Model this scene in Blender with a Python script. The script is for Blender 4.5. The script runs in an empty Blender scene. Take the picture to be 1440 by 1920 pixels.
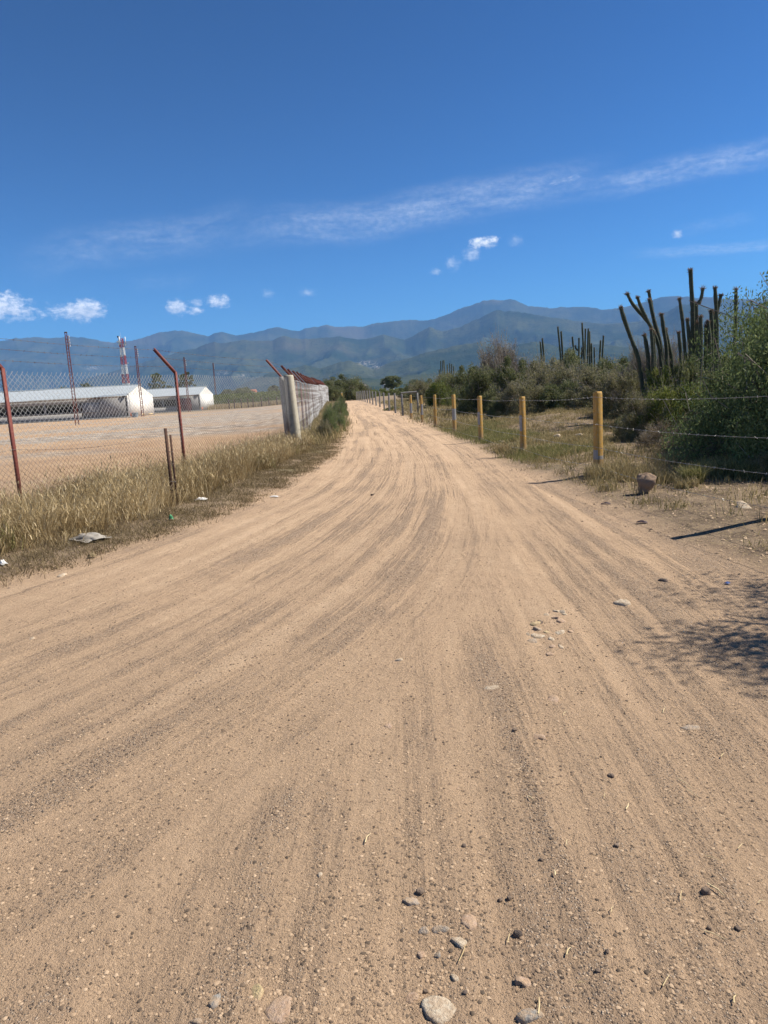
import bpy, math, random
import numpy as np
from math import radians, sin, cos, pi, tan, atan2, sqrt
random.seed(7); R = np.random.default_rng(11)
S = bpy.context.scene
COL = S.collection

# ------------------------------------------------------------------ camera
EYE = 1.55; FPX = 1331.0; ROLL = 0.055; PITCH = math.atan(225/1331)
cam = bpy.data.cameras.new('camera'); camo = bpy.data.objects.new('camera', cam); COL.objects.link(camo)
cam.sensor_fit = 'HORIZONTAL'; cam.sensor_width = 36; cam.lens = 36*FPX/1440
cam.clip_start = .05; cam.clip_end = 60000
from mathutils import Matrix, Vector
camo.matrix_world = Matrix.Translation((0, 0, EYE)) @ Matrix.Rotation(pi/2-PITCH, 4, 'X') @ Matrix.Rotation(-ROLL, 4, 'Z')
S.camera = camo

def ray(px, py):
    a = (px-720)/FPX; b = -(py-960)/FPX
    c, s = cos(ROLL), sin(ROLL)
    X = a*c+b*s; Z = -a*s+b*c
    cp, sp = cos(PITCH), sin(PITCH)
    return np.array([X, cp+sp*Z, -sp+cp*Z])
def at(px, py, d):                       # world point seen at a pixel, d metres ahead
    r = ray(px, py); return r*(d/r[1])+np.array([0, 0, EYE])

# ------------------------------------------------------------------ light
SUN_AZ = atan2(.98, .19); SUN_EL = radians(50)
sun = bpy.data.lights.new('sun', 'SUN'); sun.energy = 4.2; sun.angle = radians(.55); sun.color = (1, .93, .82)
suno = bpy.data.objects.new('sun', sun); COL.objects.link(suno)
sd = Vector((sin(SUN_AZ)*cos(SUN_EL), cos(SUN_AZ)*cos(SUN_EL), sin(SUN_EL)))
suno.rotation_euler = sd.to_track_quat('Z', 'Y').to_euler(); suno.location = (0, 0, 40)
S.view_settings.view_transform = 'Standard'; S.view_settings.look = 'None'
S.view_settings.exposure = 1.0; S.view_settings.gamma = 1; S.view_settings.use_curve_mapping = False
S.cycles.max_bounces = 6; S.cycles.diffuse_bounces = 3; S.cycles.volume_bounces = 1; S.cycles.transparent_max_bounces = 8
S.cycles.transmission_bounces = 3; S.cycles.glossy_bounces = 2

# ------------------------------------------------------------------ node helper
class N:
    def __init__(s, nt): s.nt = nt; s.n = nt.nodes; s.l = nt.links
    def new(s, t, **k):
        n = s.n.new(t)
        for a, v in k.items(): setattr(n, a, v)
        return n
    def put(s, sock, v):
        if isinstance(v, bpy.types.NodeSocket): s.l.new(v, sock)
        elif v is not None: sock.default_value = v
    def m(s, op, a, b=None, c=None, clamp=False):
        n = s.new('ShaderNodeMath', operation=op, use_clamp=clamp)
        s.put(n.inputs[0], a); s.put(n.inputs[1], b); s.put(n.inputs[2], c); return n.outputs[0]
    def ss(s, a, b, x):
        n = s.new('ShaderNodeMapRange', interpolation_type='SMOOTHSTEP')
        s.put(n.inputs[0], x); n.inputs[1].default_value = a; n.inputs[2].default_value = b
        return n.outputs[0]
    def mix(s, f, a, b, mode='MIX'):
        n = s.new('ShaderNodeMix', data_type='RGBA', blend_type=mode)
        s.put(n.inputs[0], f)
        s.put(n.inputs[6], a if isinstance(a, bpy.types.NodeSocket) else (*a, 1)[:4])
        s.put(n.inputs[7], b if isinstance(b, bpy.types.NodeSocket) else (*b, 1)[:4]); return n.outputs[2]
    def attr(s, name): return s.new('ShaderNodeAttribute', attribute_name=name).outputs['Fac']
    def noise(s, vec, scale, detail=4, rough=.6, dist=0, dim='3D'):
        n = s.new('ShaderNodeTexNoise', noise_dimensions=dim); s.put(n.inputs['Vector'], vec)
        n.inputs['Scale'].default_value = scale; n.inputs['Detail'].default_value = detail
        n.inputs['Roughness'].default_value = rough; n.inputs['Distortion'].default_value = dist
        return n.outputs['Fac']
    def vor(s, vec, scale, feature='F1'):
        n = s.new('ShaderNodeTexVoronoi', feature=feature); s.put(n.inputs['Vector'], vec)
        n.inputs['Scale'].default_value = scale; return n
    def comb(s, x, y, z=0):
        n = s.new('ShaderNodeCombineXYZ'); s.put(n.inputs[0], x); s.put(n.inputs[1], y); s.put(n.inputs[2], z); return n.outputs[0]
    def geo(s): return s.new('ShaderNodeNewGeometry').outputs['Position']
    def obj(s): return s.new('ShaderNodeTexCoord').outputs['Object']
    def bump(s, h, dist, strength=1, normal=None):
        n = s.new('ShaderNodeBump'); s.put(n.inputs['Height'], h)
        n.inputs['Distance'].default_value = dist; n.inputs['Strength'].default_value = strength
        if normal is not None: s.l.new(normal, n.inputs['Normal'])
        return n.outputs[0]
def mat(name):
    m = bpy.data.materials.new(name); m.use_nodes = True; m.node_tree.nodes.clear(); h = N(m.node_tree)
    h.out = h.new('ShaderNodeOutputMaterial'); h.mat = m; return h
def princ(h, col, rough=.9, metal=0, normal=None, spec=.3):
    b = h.new('ShaderNodeBsdfPrincipled'); h.put(b.inputs['Base Color'], col if isinstance(col, bpy.types.NodeSocket) else (*col, 1)[:4])
    h.put(b.inputs['Roughness'], rough); b.inputs['Metallic'].default_value = metal
    b.inputs['Specular IOR Level'].default_value = spec
    if normal is not None: h.l.new(normal, b.inputs['Normal'])
    h.l.new(b.outputs[0], h.out.inputs[0]); return h.mat

# ------------------------------------------------------------------ world
W = bpy.data.worlds.new('World'); S.world = W; W.use_nodes = True; W.node_tree.nodes.clear(); h = N(W.node_tree)
sky = h.new('ShaderNodeTexSky', sky_type='NISHITA'); sky.sun_disc = False
sky.sun_elevation = SUN_EL; sky.sun_rotation = SUN_AZ
sky.altitude = 1500; sky.air_density = 1.0; sky.dust_density = .25; sky.ozone_density = 3.0
# deeper, clearer blue than the standard atmosphere: a contrast curve on the whole sky
sc_ = h.new('ShaderNodeVectorMath', operation='SCALE'); h.l.new(sky.outputs[0], sc_.inputs[0]); sc_.inputs['Scale'].default_value = .108
gm = h.new('ShaderNodeGamma'); h.l.new(sc_.outputs[0], gm.inputs[0]); gm.inputs[1].default_value = 1.7
hs = h.new('ShaderNodeVectorMath', operation='SCALE'); h.l.new(gm.outputs[0], hs.inputs[0]); hs.inputs['Scale'].default_value = 8.0
ht = h.new('ShaderNodeVectorMath', operation='MULTIPLY'); h.l.new(hs.outputs[0], ht.inputs[0]); ht.inputs[1].default_value = (.40, .87, 1.0); hs = ht
dirn = h.new('ShaderNodeTexCoord').outputs['Generated']
sx = h.new('ShaderNodeSeparateXYZ'); h.l.new(dirn, sx.inputs[0])
az = h.m('ARCTAN2', sx.outputs[0], sx.outputs[1]); el = h.m('ARCSINE', sx.outputs[2])
def azel(px, py):
    r = ray(px, py); return atan2(r[0], r[1]), math.asin(r[2]/np.linalg.norm(r))
cv = h.comb(az, el, 0)
# cumulus scraps: (pixel, half width, half height, density)
puffs = [(14, 578, 46, 24, 1.0), (145, 583, 56, 17, 1.0), (160, 575, 26, 14, .9), (325, 576, 22, 14, .9), (368, 583, 16, 7, .9),
         (372, 568, 10, 8, .7), (405, 565, 22, 13, 1.0), (903, 455, 32, 11, 1.0), (885, 474, 18, 14, .55), (848, 493, 14, 14, .5),
         (818, 509, 14, 7, .6), (502, 550, 12, 8, .5), (577, 549, 18, 8, .5), (1270, 438, 9, 7, .6), (965, 452, 14, 12, .4)]
cn = h.noise(cv, 34, 6, .62); cn2 = h.noise(h.comb(h.m('MULTIPLY', az, 1.0), h.m('MULTIPLY', el, 1.6), 3), 110, 4, .65)
warp = h.m('ADD', h.m('SUBTRACT', cn, .5), h.m('MULTIPLY', h.m('SUBTRACT', cn2, .5), .7))
tot = None
for px, py, wx, wy, dn in puffs:
    a0, e0 = azel(px, py)
    dx = h.m('DIVIDE', h.m('SUBTRACT', az, a0), wx/FPX); dy = h.m('DIVIDE', h.m('SUBTRACT', el, e0), wy/FPX)
    # flatter under the cloud, ragged above
    d2 = h.m('SQRT', h.m('ADD', h.m('MULTIPLY', dx, dx), h.m('MULTIPLY', dy, dy)))
    f = h.m('MULTIPLY', h.m('ADD', h.m('SUBTRACT', 1, d2), h.m('MULTIPLY', warp, 2.0)), dn)
    f = h.ss(-.08, .8, f)
    f = h.m('MULTIPLY', f, h.ss(2.0, 1.2, d2))
    f = h.m('MULTIPLY', f, dn)
    und = h.m('MULTIPLY', f, h.ss(.35, -.7, dy)); shd = und if tot is None else h.m('MAXIMUM', shd, und)
    tot = f if tot is None else h.m('MAXIMUM', tot, f)
# cirrus streaks
def band(p0, p1, hw, amp, seed, fade0, fade1):
    global tot
    a0, e0 = azel(*p0); a1, e1 = azel(*p1); L = sqrt((a1-a0)**2+(e1-e0)**2); ux, uy = (a1-a0)/L, (e1-e0)/L
    X = h.m('SUBTRACT', az, a0); Y = h.m('SUBTRACT', el, e0)
    s_ = h.m('DIVIDE', h.m('ADD', h.m('MULTIPLY', X, ux), h.m('MULTIPLY', Y, uy)), L)
    t_ = h.m('SUBTRACT', h.m('MULTIPLY', Y, ux), h.m('MULTIPLY', X, uy))
    wv = h.noise(h.comb(s_, seed, 0), 2.2, 3, .5)
    t_ = h.m('DIVIDE', h.m('SUBTRACT', t_, h.m('MULTIPLY', h.m('SUBTRACT', wv, .5), hw/FPX*1.6)), hw/FPX)
    core = h.ss(1.25, .1, h.m('ABSOLUTE', t_))
    fib = h.noise(h.comb(h.m('ADD', h.m('MULTIPLY', s_, 5), h.m('MULTIPLY', t_, .5)), h.m('MULTIPLY', t_, 1.6), seed), 1.7, 6, .55, .2)
    ln = h.m('MULTIPLY', h.ss(fade0[0], fade0[1], s_), h.ss(fade1[1], fade1[0], s_))
    v = h.m('MULTIPLY', h.m('MULTIPLY', core, h.ss(.1, .9, fib)), h.m('MULTIPLY', ln, amp))
    tot = h.m('MAXIMUM', tot, v)
band((440, 440), (1100, 335), 36, .34, 1.3, (-.15, .35), (.8, 1.15))
band((1060, 356), (1520, 272), 24, .30, 5.1, (-.15, .4), (1.4, 1.9))
band((1020, 347), (1100, 326), 7, .38, 9.4, (-.1, .3), (.7, 1.1))
band((40, 492), (480, 405), 36, .20, 2.7, (-.1, .3), (.7, 1.1))
band((1180, 478), (1440, 460), 10, .28, 7.7, (-.1, .4), (.9, 1.5))
band((1270, 432), (1420, 408), 12, .10, 3.9, (-.1, .3), (.7, 1.1))
band((240, 535), (380, 520), 16, .06, 6.9, (-.1, .3), (.7, 1.1))
ccol = h.mix(h.ss(.35, .65, cn2), (3.9, 4.6, 5.6), (7.4, 7.6, 7.8))
ccol = h.mix(h.m('MULTIPLY', shd, .55), ccol, (2.9, 3.5, 4.4))  # shaded undersides painted into the cloud colour
skc = h.mix(tot, hs.outputs[0], ccol)
bg = h.new('ShaderNodeBackground'); h.l.new(skc, bg.inputs[0]); bg.inputs[1].default_value = .088
wo = h.new('ShaderNodeOutputWorld'); h.l.new(bg.outputs[0], wo.inputs[0])

# ------------------------------------------------------------------ mesh helper
class MB:
    def __init__(s): s.v = []; s.f = {3: [], 4: []}; s.t = []; s.n = 0; s.mi = {3: [], 4: []}
    def add(s, v, f, tone=.5, mi=0):
        v = np.asarray(v, float).reshape(-1, 3); f = np.asarray(f, int); k = f.shape[1]
        s.v.append(v); s.f[k].append(f+s.n); s.mi[k].append(np.full(len(f), mi)); s.n += len(v)
        s.t.append(np.broadcast_to(np.asarray(tone, float), (len(v),)))
        return s
    def box(s, c, d, rot=0, tone=.5, mi=0, top=1.0, rx=0):
        x, y, z = np.array(d)/2
        v = np.array([(-x, -y, -z), (x, -y, -z), (x, y, -z), (-x, y, -z), (-x*top, -y*top, z), (x*top, -y*top, z), (x*top, y*top, z), (-x*top, y*top, z)])
        if rx: v = v @ np.array([[1, 0, 0], [0, cos(rx), sin(rx)], [0, -sin(rx), cos(rx)]])
        c_, s_ = cos(rot), sin(rot); v = v @ np.array([[c_, s_, 0], [-s_, c_, 0], [0, 0, 1]])
        return s.add(v+np.array(c), [(0, 3, 2, 1), (4, 5, 6, 7), (0, 1, 5, 4), (1, 2, 6, 5), (2, 3, 7, 6), (3, 0, 4, 7)], tone, mi)
    def tube(s, pts, rad, sides=6, tone=.5, mi=0, cap=True, rib=0):
        P = np.asarray(pts, float); n = len(P); rad = np.broadcast_to(np.asarray(rad, float), (n,))
        T = np.gradient(P, axis=0); T /= np.linalg.norm(T, axis=1)[:, None]+1e-9
        ref = np.array([1., 0, 0]) if abs(T[0][0]) < .8 else np.array([0, 1., 0])
        V = []
        a = np.arange(sides)*2*pi/sides
        rr = np.ones(sides) if not rib else np.where(np.arange(sides) % 2 == 0, 1, 1-rib)
        for i in range(n):
            u = ref-T[i]*np.dot(ref, T[i]); u /= np.linalg.norm(u); w = np.cross(T[i], u); ref = u
            V.append(P[i]+rad[i]*((np.cos(a)*rr)[:, None]*u+(np.sin(a)*rr)[:, None]*w))
        V = np.concatenate(V); j = np.arange(sides); k = (j+1) % sides
        F = np.concatenate([np.stack([i*sides+j, i*sides+k, (i+1)*sides+k, (i+1)*sides+j], 1) for i in range(n-1)])
        s.add(V, F, tone, mi)
        if cap:
            for e, o in ((0, -1), (n-1, 1)):
                c = np.concatenate([V[e*sides:(e+1)*sides], [P[e]]])
                s.add(c, np.stack([j, k, np.full(sides, sides)], 1) if o > 0 else np.stack([k, j, np.full(sides, sides)], 1), tone, mi)
        return s
    def segs(s, A, B, r, tone=.5):       # many thin three-sided bars at once
        A = np.asarray(A, float); B = np.asarray(B, float); d = B-A; d /= np.linalg.norm(d, axis=1)[:, None]+1e-9
        ref = np.where(np.abs(d[:, 2:3]) > .8, np.array([[1., 0, 0]]), np.array([[0, 0, 1.]]))
        u = np.cross(d, ref); u /= np.linalg.norm(u, axis=1)[:, None]+1e-9; w = np.cross(d, u)
        r = np.broadcast_to(np.asarray(r, float), (len(A),))[:, None]
        V = []
        for k in range(3):
            a = k*2*pi/3; o = r*(cos(a)*u+sin(a)*w); V += [A+o, B+o]
        V = np.stack(V, 1).reshape(-1, 3); b = np.arange(len(A))[:, None]*6
        F = np.concatenate([b+np.array([[0, 1, 3, 2]]), b+np.array([[2, 3, 5, 4]]), b+np.array([[4, 5, 1, 0]])])
        tt = tone if np.ndim(tone) == 0 else np.repeat(tone, 6)
        return s.add(V, F, tt)
    def mesh(s, name, mats, smooth=False):
        me = bpy.data.meshes.new(name)
        V = np.concatenate(s.v); q = np.concatenate(s.f[4]) if s.f[4] else np.zeros((0, 4), int); t = np.concatenate(s.f[3]) if s.f[3] else np.zeros((0, 3), int)
        me.vertices.add(len(V)); me.vertices.foreach_set('co', V.astype(np.float32).ravel())
        me.loops.add(q.size+t.size); me.loops.foreach_set('vertex_index', np.concatenate([q.ravel(), t.ravel()]).astype(np.int32))
        me.polygons.add(len(q)+len(t))
        me.polygons.foreach_set('loop_start', np.concatenate([np.arange(len(q))*4, q.size+np.arange(len(t))*3]).astype(np.int32))
        mi = np.concatenate((s.mi[4] or [np.zeros(0, int)])+(s.mi[3] or [np.zeros(0, int)]))
        me.polygons.foreach_set('material_index', mi.astype(np.int32))
        if smooth: me.polygons.foreach_set('use_smooth', np.ones(len(q)+len(t), bool))
        me.update(calc_edges=True)
        at_ = me.attributes.new('tone', 'FLOAT', 'POINT'); at_.data.foreach_set('value', np.concatenate(s.t).astype(np.float32))
        for m in (mats if isinstance(mats, (list, tuple)) else [mats]): me.materials.append(m)
        return me
    def build(s, name, mats, parent=None, smooth=False, loc=None):
        return link(name, s.mesh(name, mats, smooth), parent, loc)
def link(name, me, parent=None, loc=None, rz=0, sc=None):
    o = bpy.data.objects.new(name, me); COL.objects.link(o)
    if parent is not None: o.parent = parent
    if loc is not None: o.location = loc
    if rz: o.rotation_euler[2] = rz
    if sc is not None: o.scale = sc
    return o
def tag(o, label=None, cat=None, group=None, kind=None):
    if label: o['label'] = label
    if cat: o['category'] = cat
    if group: o['group'] = group
    if kind: o['kind'] = kind
    return o
def thing(name, loc, label, cat, group=None, rz=0):
    o = bpy.data.objects.new(name, None); COL.objects.link(o); o.location = loc; o.rotation_euler[2] = rz
    o.empty_display_size = .2
    return tag(o, label, cat, group)

# ------------------------------------------------------------------ value noise (numpy)
_perm = R.permutation(4096)
def _h(i, j, s): return (_perm[(i*73+j*1201+s*389+_perm[(i+s*17) % 4096]*7) % 4096])/4096.
def vn(x, y, s=0):
    x = np.asarray(x, float); y = np.asarray(y, float); i = np.floor(x).astype(int); j = np.floor(y).astype(int)
    u = x-i; v = y-j; u = u*u*(3-2*u); v = v*v*(3-2*v)
    return (_h(i, j, s)*(1-u)+_h(i+1, j, s)*u)*(1-v)+(_h(i, j+1, s)*(1-u)+_h(i+1, j+1, s)*u)*v
def fbm(x, y, o=4, s=0, g=.5):
    a, t, n = 1, 0, 0
    for k in range(o): t = t+a*vn(x*2**k, y*2**k, s+k); n += a; a *= g
    return t/n
def sst(a, b, x): t = np.clip((np.asarray(x, float)-a)/(b-a), 0, 1); return t*t*(3-2*t)

# ------------------------------------------------------------------ road plan and terrain
RY = [-12, -3, 1, 5, 7.4, 10.7, 13, 18, 30, 45, 80, 105, 200]
RX = [4.2, 3.4, 3.15, 3.0, 2.72, 2.72, 2.5, 2.42, 2.0, 1.34, -.3, -1.9, -9]
LY = [-12, -2, 3, 6.4, 7.2, 9.3, 13, 19, 34, 60, 100, 150, 200]
LX = [-12, -9, -5.6, -3.6, -3.18, -2.3, -1.73, -1.3, -1.6, -3.0, -6.0, -13, -18]
def xr(y): return np.interp(y, RY, RX)
def xl(y): return np.interp(y, LY, LX)
CL = np.array([(-9, 115), (-4, 90), (-1.9, 70), (-.8, 50), (.2, 30), (.52, 18), (.32, 12), (-.15, 8.5), (-.8, 5.8), (-1.8, 3.5), (-3.3, 1.3), (-5.6, -1.0), (-10, -4.0)], float)
def spline(P, n=24):
    out = []
    Q = np.vstack([2*P[0]-P[1], P, 2*P[-1]-P[-2]])
    for i in range(1, len(Q)-2):
        for t in np.arange(n)/n:
            a, b, c, d = Q[i-1:i+3]
            out.append(.5*((2*b)+(c-a)*t+(2*a-5*b+4*c-d)*t*t+(3*b-a-3*c+d)*t**3))
    out.append(Q[-2]); return np.array(out)
CS = spline(CL); CT = np.gradient(CS, axis=0); CT /= np.linalg.norm(CT, axis=1)[:, None]
CLEN = np.concatenate([[0], np.cumsum(np.linalg.norm(np.diff(CS, axis=0), axis=1))])
def road_uv(x, y):
    u = np.zeros(len(x)); s = np.zeros(len(x))
    for k in range(0, len(x), 20000):
        X = x[k:k+20000, None]-CS[None, :, 0]; Y = y[k:k+20000, None]-CS[None, :, 1]
        i = np.argmin(X*X+Y*Y, 1); r = np.arange(len(i)); dx, dy = X[r, i], Y[r, i]; t = CT[i]
        u[k:k+20000] = -(t[:, 0]*dy-t[:, 1]*dx)*-1; s[k:k+20000] = CLEN[i]+t[:, 0]*dx+t[:, 1]*dy
    return u, s
def zlow(x, y):                          # broad shape of the ground
    x = np.asarray(x, float); y = np.asarray(y, float)
    z = .55*sst(25, 90, y)*sst(-26, -9, x)
    e = x-xr(y); z = z+.12*sst(-.1, 1.6, e)*sst(-5, 3, y)
    e2 = xl(y)-x; z = z+.05*sst(-.1, .8, e2)*(1-sst(2.5, 5, e2))
    z = z+.38*np.exp(-(((x-6.6)/2.2)**2+((y-25)/3.2)**2))
    out = np.maximum(sst(0, 1.0, e), sst(0, .8, e2))
    r = np.hypot(x, y)
    z = z+out*(fbm(x*.9, y*.9, 3, 5)-.5)*.09*(1-sst(60, 140, r))
    return z
def zg(x, y): return float(zlow(np.array([x]), np.array([y]))[0])

def relief(x, y, u, s, u2, w2, on, r):
    rut = (fbm(u*2.6+3, s*.10, 3, 21)-.5)*(1-w2)+(fbm(u2*2.8+9, y*.12, 3, 27)-.5)*w2
    rut2 = (fbm(u*8+3, s*.6, 3, 31)-.5)*(1-w2)+(fbm(u2*8+9, y*.6, 3, 37)-.5)*w2
    return on*(rut*.060+rut2*.018)*(1-sst(30, 90, r))+(fbm(x*6, y*6, 4, 41)-.5)*.018*(1-sst(20, 50, r))
def coords(x, y):
    r = np.hypot(x, y); u = np.zeros(len(x)); s = np.zeros(len(x)); nr = r < 160
    u[nr], s[nr] = road_uv(x[nr], y[nr]); u = u/(1+.45*(1-sst(4, 14, y))); u2 = x-.84-.033*y
    w2 = sst(.6, 1.7, u+.5*(fbm(s*.3, u*.8, 3, 9)-.5))*(1-sst(10, 20, y))
    on = (1-sst(-.35, .15, x-xr(y)))*(1-sst(-.35, .15, xl(y)-x))*nr
    return u, s, u2, w2, on, r
def zfull(x, y):
    x = np.asarray(x, float); y = np.asarray(y, float); sh = x.shape; x = x.ravel(); y = y.ravel()
    c = coords(x, y); return (zlow(x, y)+relief(x, y, *c)).reshape(sh)
def polar_grid():
    th = []
    a = -pi
    while a < pi-1e-6:
        th.append(a); f = abs(a); a += .0034 if f < .56 else (.01 if f < .8 else .06)
    th = np.array(th)
    rr = [.0]; r = .35
    while r < 13000:
        rr.append(r); r *= 1.012 if r < 1.2 else (1.0062 if r < 9 else (1.0095 if r < 45 else (1.03 if r < 400 else 1.15)))
    rr = np.array(rr+[13000.])
    return th, rr
th, rr = polar_grid(); NT, NR = len(th), len(rr)
A_, B_ = np.meshgrid(th, rr); X = (B_*np.sin(A_)).ravel(); Y = (B_*np.cos(A_)).ravel(); RRr = B_.ravel()
near = RRr < 160; U, SS, U2, W2, on, _r = coords(X, Y)
Z = zlow(X, Y)
Z += relief(X, Y, U, SS, U2, W2, on, RRr)
Z[RRr > 1500] -= .4
idx = np.arange(NT*NR).reshape(NR, NT)
nx = np.roll(idx, -1, 1)
F = np.stack([idx[:-1], idx[1:], nx[1:], nx[:-1]], -1).reshape(-1, 4)
F = F[:, ::-1]
cx, cy = X[F].mean(1), Y[F].mean(1)
isroad = (cx < xr(cy)) & (cx > xl(cy)) & (np.hypot(cx, cy) < 160) & (cy > -12)
# masks
eR = X-xr(Y); eL = xl(Y)-X
yard = sst(2.0, 3.6, eL)*(1-sst(95, 140, RRr))*(X < 0)*sst(-5, 0, Y)
band_ = sst(.45, .62, fbm(X*.05+Y*.012, Y*.16, 3, 51))
gravel = yard*np.clip(band_*sst(10, 26, Y), 0, 1)
verge = np.maximum(sst(-.15, .5, eR+.5*(fbm(X*1.3, Y*1.3, 3, 61)-.5)), sst(-.2, .5, eL+.4*(fbm(X*1.5, Y*1.5, 3, 63)-.5))*(1-yard))
green = sst(.5, .62, fbm(X*.55, Y*.4, 3, 71))*verge*sst(10, 17, Y)*(1-sst(60, 90, Y))
far = sst(110, 190, RRr)
def ground_piece(name, sel, m):
    f = F[sel]; used = np.unique(f); mp = np.full(len(X), -1); mp[used] = np.arange(len(used))
    b = MB(); b.add(np.stack([X, Y, Z], 1)[used], mp[f]); me = b.mesh(name, m, smooth=True)
    for nme, arr in (('u', U), ('s', SS), ('u2', U2), ('w2', W2), ('on', on), ('yard', yard), ('gravel', gravel), ('verge', verge), ('green', green), ('far', far)):
        a = me.attributes.new(nme, 'FLOAT', 'POINT'); a.data.foreach_set('value', arr[used].astype(np.float32))
    return tag(link(name, me), kind='structure')

h = mat('dirt'); P = h.geo(); sp = h.new('ShaderNodeSeparateXYZ'); h.l.new(P, sp.inputs[0])
zg = lambda x, y: float(zfull(np.array([x]), np.array([y]))[0])
u = h.attr('u'); s_ = h.attr('s'); u2 = h.attr('u2'); w2 = h.attr('w2'); onr = h.attr('on')
def streak(fu, fs, det, seed):
    a = h.noise(h.comb(h.m('MULTIPLY', u, fu), h.m('MULTIPLY', s_, fs), seed), 1, det, .62)
    b = h.noise(h.comb(h.m('MULTIPLY', u2, fu), h.m('MULTIPLY', sp.outputs[1], fs), seed+4), 1, det, .62)
    n = h.new('ShaderNodeMix', data_type='FLOAT'); h.put(n.inputs[0], w2); h.put(n.inputs[2], a); h.put(n.inputs[3], b); return n.outputs[0]
st1 = streak(2.3, .08, 3, 1); st2 = streak(6.5, .20, 3, 7); st3 = streak(15, 2.6, 4, 11); st4 = streak(30, .22, 2, 15)
patch = h.noise(P, .8, 5, .6); fine = h.noise(P, 60, 5, .75); fine2 = h.noise(P, 240, 3, .6); mid = h.noise(P, 11, 6, .7)
vo = h.vor(P, 95); vo2 = h.vor(P, 38)
tan_ = (.525, .365, .232); lt = (.67, .485, .32)
k = h.m('ADD', h.m('MULTIPLY', h.m('SUBTRACT', st1, .5), 1.3), h.m('MULTIPLY', h.m('SUBTRACT', st2, .5), 1.5))
k = h.m('ADD', k, h.m('MULTIPLY', h.m('SUBTRACT', st3, .5), .55)); k = h.m('ADD', k, h.m('MULTIPLY', h.m('SUBTRACT', st4, .5), h.m('SUBTRACT', .55, h.m('MULTIPLY', w2, .35)))); k = h.m('MULTIPLY', k, onr)
k = h.m('ADD', k, h.m('MULTIPLY', h.m('SUBTRACT', patch, .5), .9))
k = h.m('ADD', k, h.m('MULTIPLY', w2, .13))
loose = h.ss(-.10, .42, k)                         # loose gravel between the wheel tracks
packed = h.ss(.0, .45, h.m('MULTIPLY', k, -1))
col = h.mix(h.m('MULTIPLY', loose, .68), tan_, (.325, .23, .155)); col = h.mix(h.m('MULTIPLY', packed, .6), col, lt)
col = h.mix(h.m('MULTIPLY', h.ss(.35, .7, mid), .38), col, (.43, .30, .19))
def grains(v, t0, t1, lo, src):
    g = h.m('MULTIPLY', h.m('LESS_THAN', v.outputs['Distance'], h.m('ADD', t0, h.m('MULTIPLY', loose, t1))), h.ss(lo, lo+.06, h.m('ADD', src, h.m('MULTIPLY', loose, .13))))
    sc = h.new('ShaderNodeSeparateColor'); h.l.new(v.outputs['Color'], sc.inputs[0]); return g, sc.outputs[0]
grain, gv = grains(vo, .20, .20, .50, fine)
col = h.mix(h.m('MULTIPLY', grain, .8), col, h.mix(h.ss(.25, .75, gv), (.13, .10, .08), (.62, .50, .38)))
grain2, gv2 = grains(vo2, .10, .16, .56, mid)
col = h.mix(h.m('MULTIPLY', grain2, .85), col, h.mix(h.ss(.3, .8, gv2), (.12, .095, .08), (.50, .39, .29)))
col = h.mix(h.m('MULTIPLY', h.ss(.48, .68, fine), .5), col, (.27, .19, .13))
col = h.mix(h.m('MULTIPLY', h.ss(.5, .7, fine2), .35), col, (.60, .46, .34))
# yard: reddish earth with grey gravel bands
yc = h.mix(h.ss(.35, .7, h.noise(P, .35, 5, .6)), (.385, .255, .155), (.47, .325, .20))
gn = h.noise(h.comb(h.m('MULTIPLY', sp.outputs[0], .6), h.m('MULTIPLY', sp.outputs[1], .5), 0), 2.4, 6, .75)
gvl = h.mix(h.ss(.42, .62, gn), (.235, .195, .155), (.50, .42, .33))
yc = h.mix(h.m('MULTIPLY', h.attr('gravel'), h.ss(.3, .5, h.noise(P, .5, 5, .7))), yc, gvl)
col = h.mix(h.attr('yard'), col, yc)
# verge soil and litter
vs = h.mix(h.ss(.35, .65, h.noise(P, 3.1, 6, .7)), (.15, .11, .078), (.31, .23, .155))
vs = h.mix(h.m('MULTIPLY', h.ss(.5, .66, h.noise(P, 24, 5, .75)), .7), vs, (.42, .33, .17))
vs = h.mix(h.m('MULTIPLY', h.attr('green'), h.ss(.35, .6, h.noise(P, 5, 4, .7))), vs, (.19, .18, .085))
col = h.mix(h.attr('verge'), col, vs)
fc = h.mix(h.ss(.4, .6, h.noise(P, .012, 5, .6)), (.10, .11, .05), (.24, .20, .11))
col = h.mix(h.attr('far'), col, fc)
hb = h.m('ADD', h.m('MULTIPLY', fine, 1.0), h.m('MULTIPLY', fine2, .35))
hb = h.m('ADD', hb, h.m('MULTIPLY', h.m('SUBTRACT', .4, vo.outputs['Distance'], clamp=True), h.m('MULTIPLY', grain, 2.0)))
hb = h.m('ADD', hb, h.m('MULTIPLY', h.m('SUBTRACT', .4, vo2.outputs['Distance'], clamp=True), h.m('MULTIPLY', grain2, 3.5)))
hb = h.m('ADD', hb, h.m('MULTIPLY', h.m('MULTIPLY', mid, 1.7), h.m('ADD', .5, loose)))
nrm = h.bump(hb, .016, 1.0, h.bump(h.m('MULTIPLY', st3, onr), .012, .6))
dirt = princ(h, col, .95, normal=nrm, spec=.15)
ground_piece('ground', ~isroad, dirt); ground_piece('dirt_road', isroad, dirt)

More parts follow.
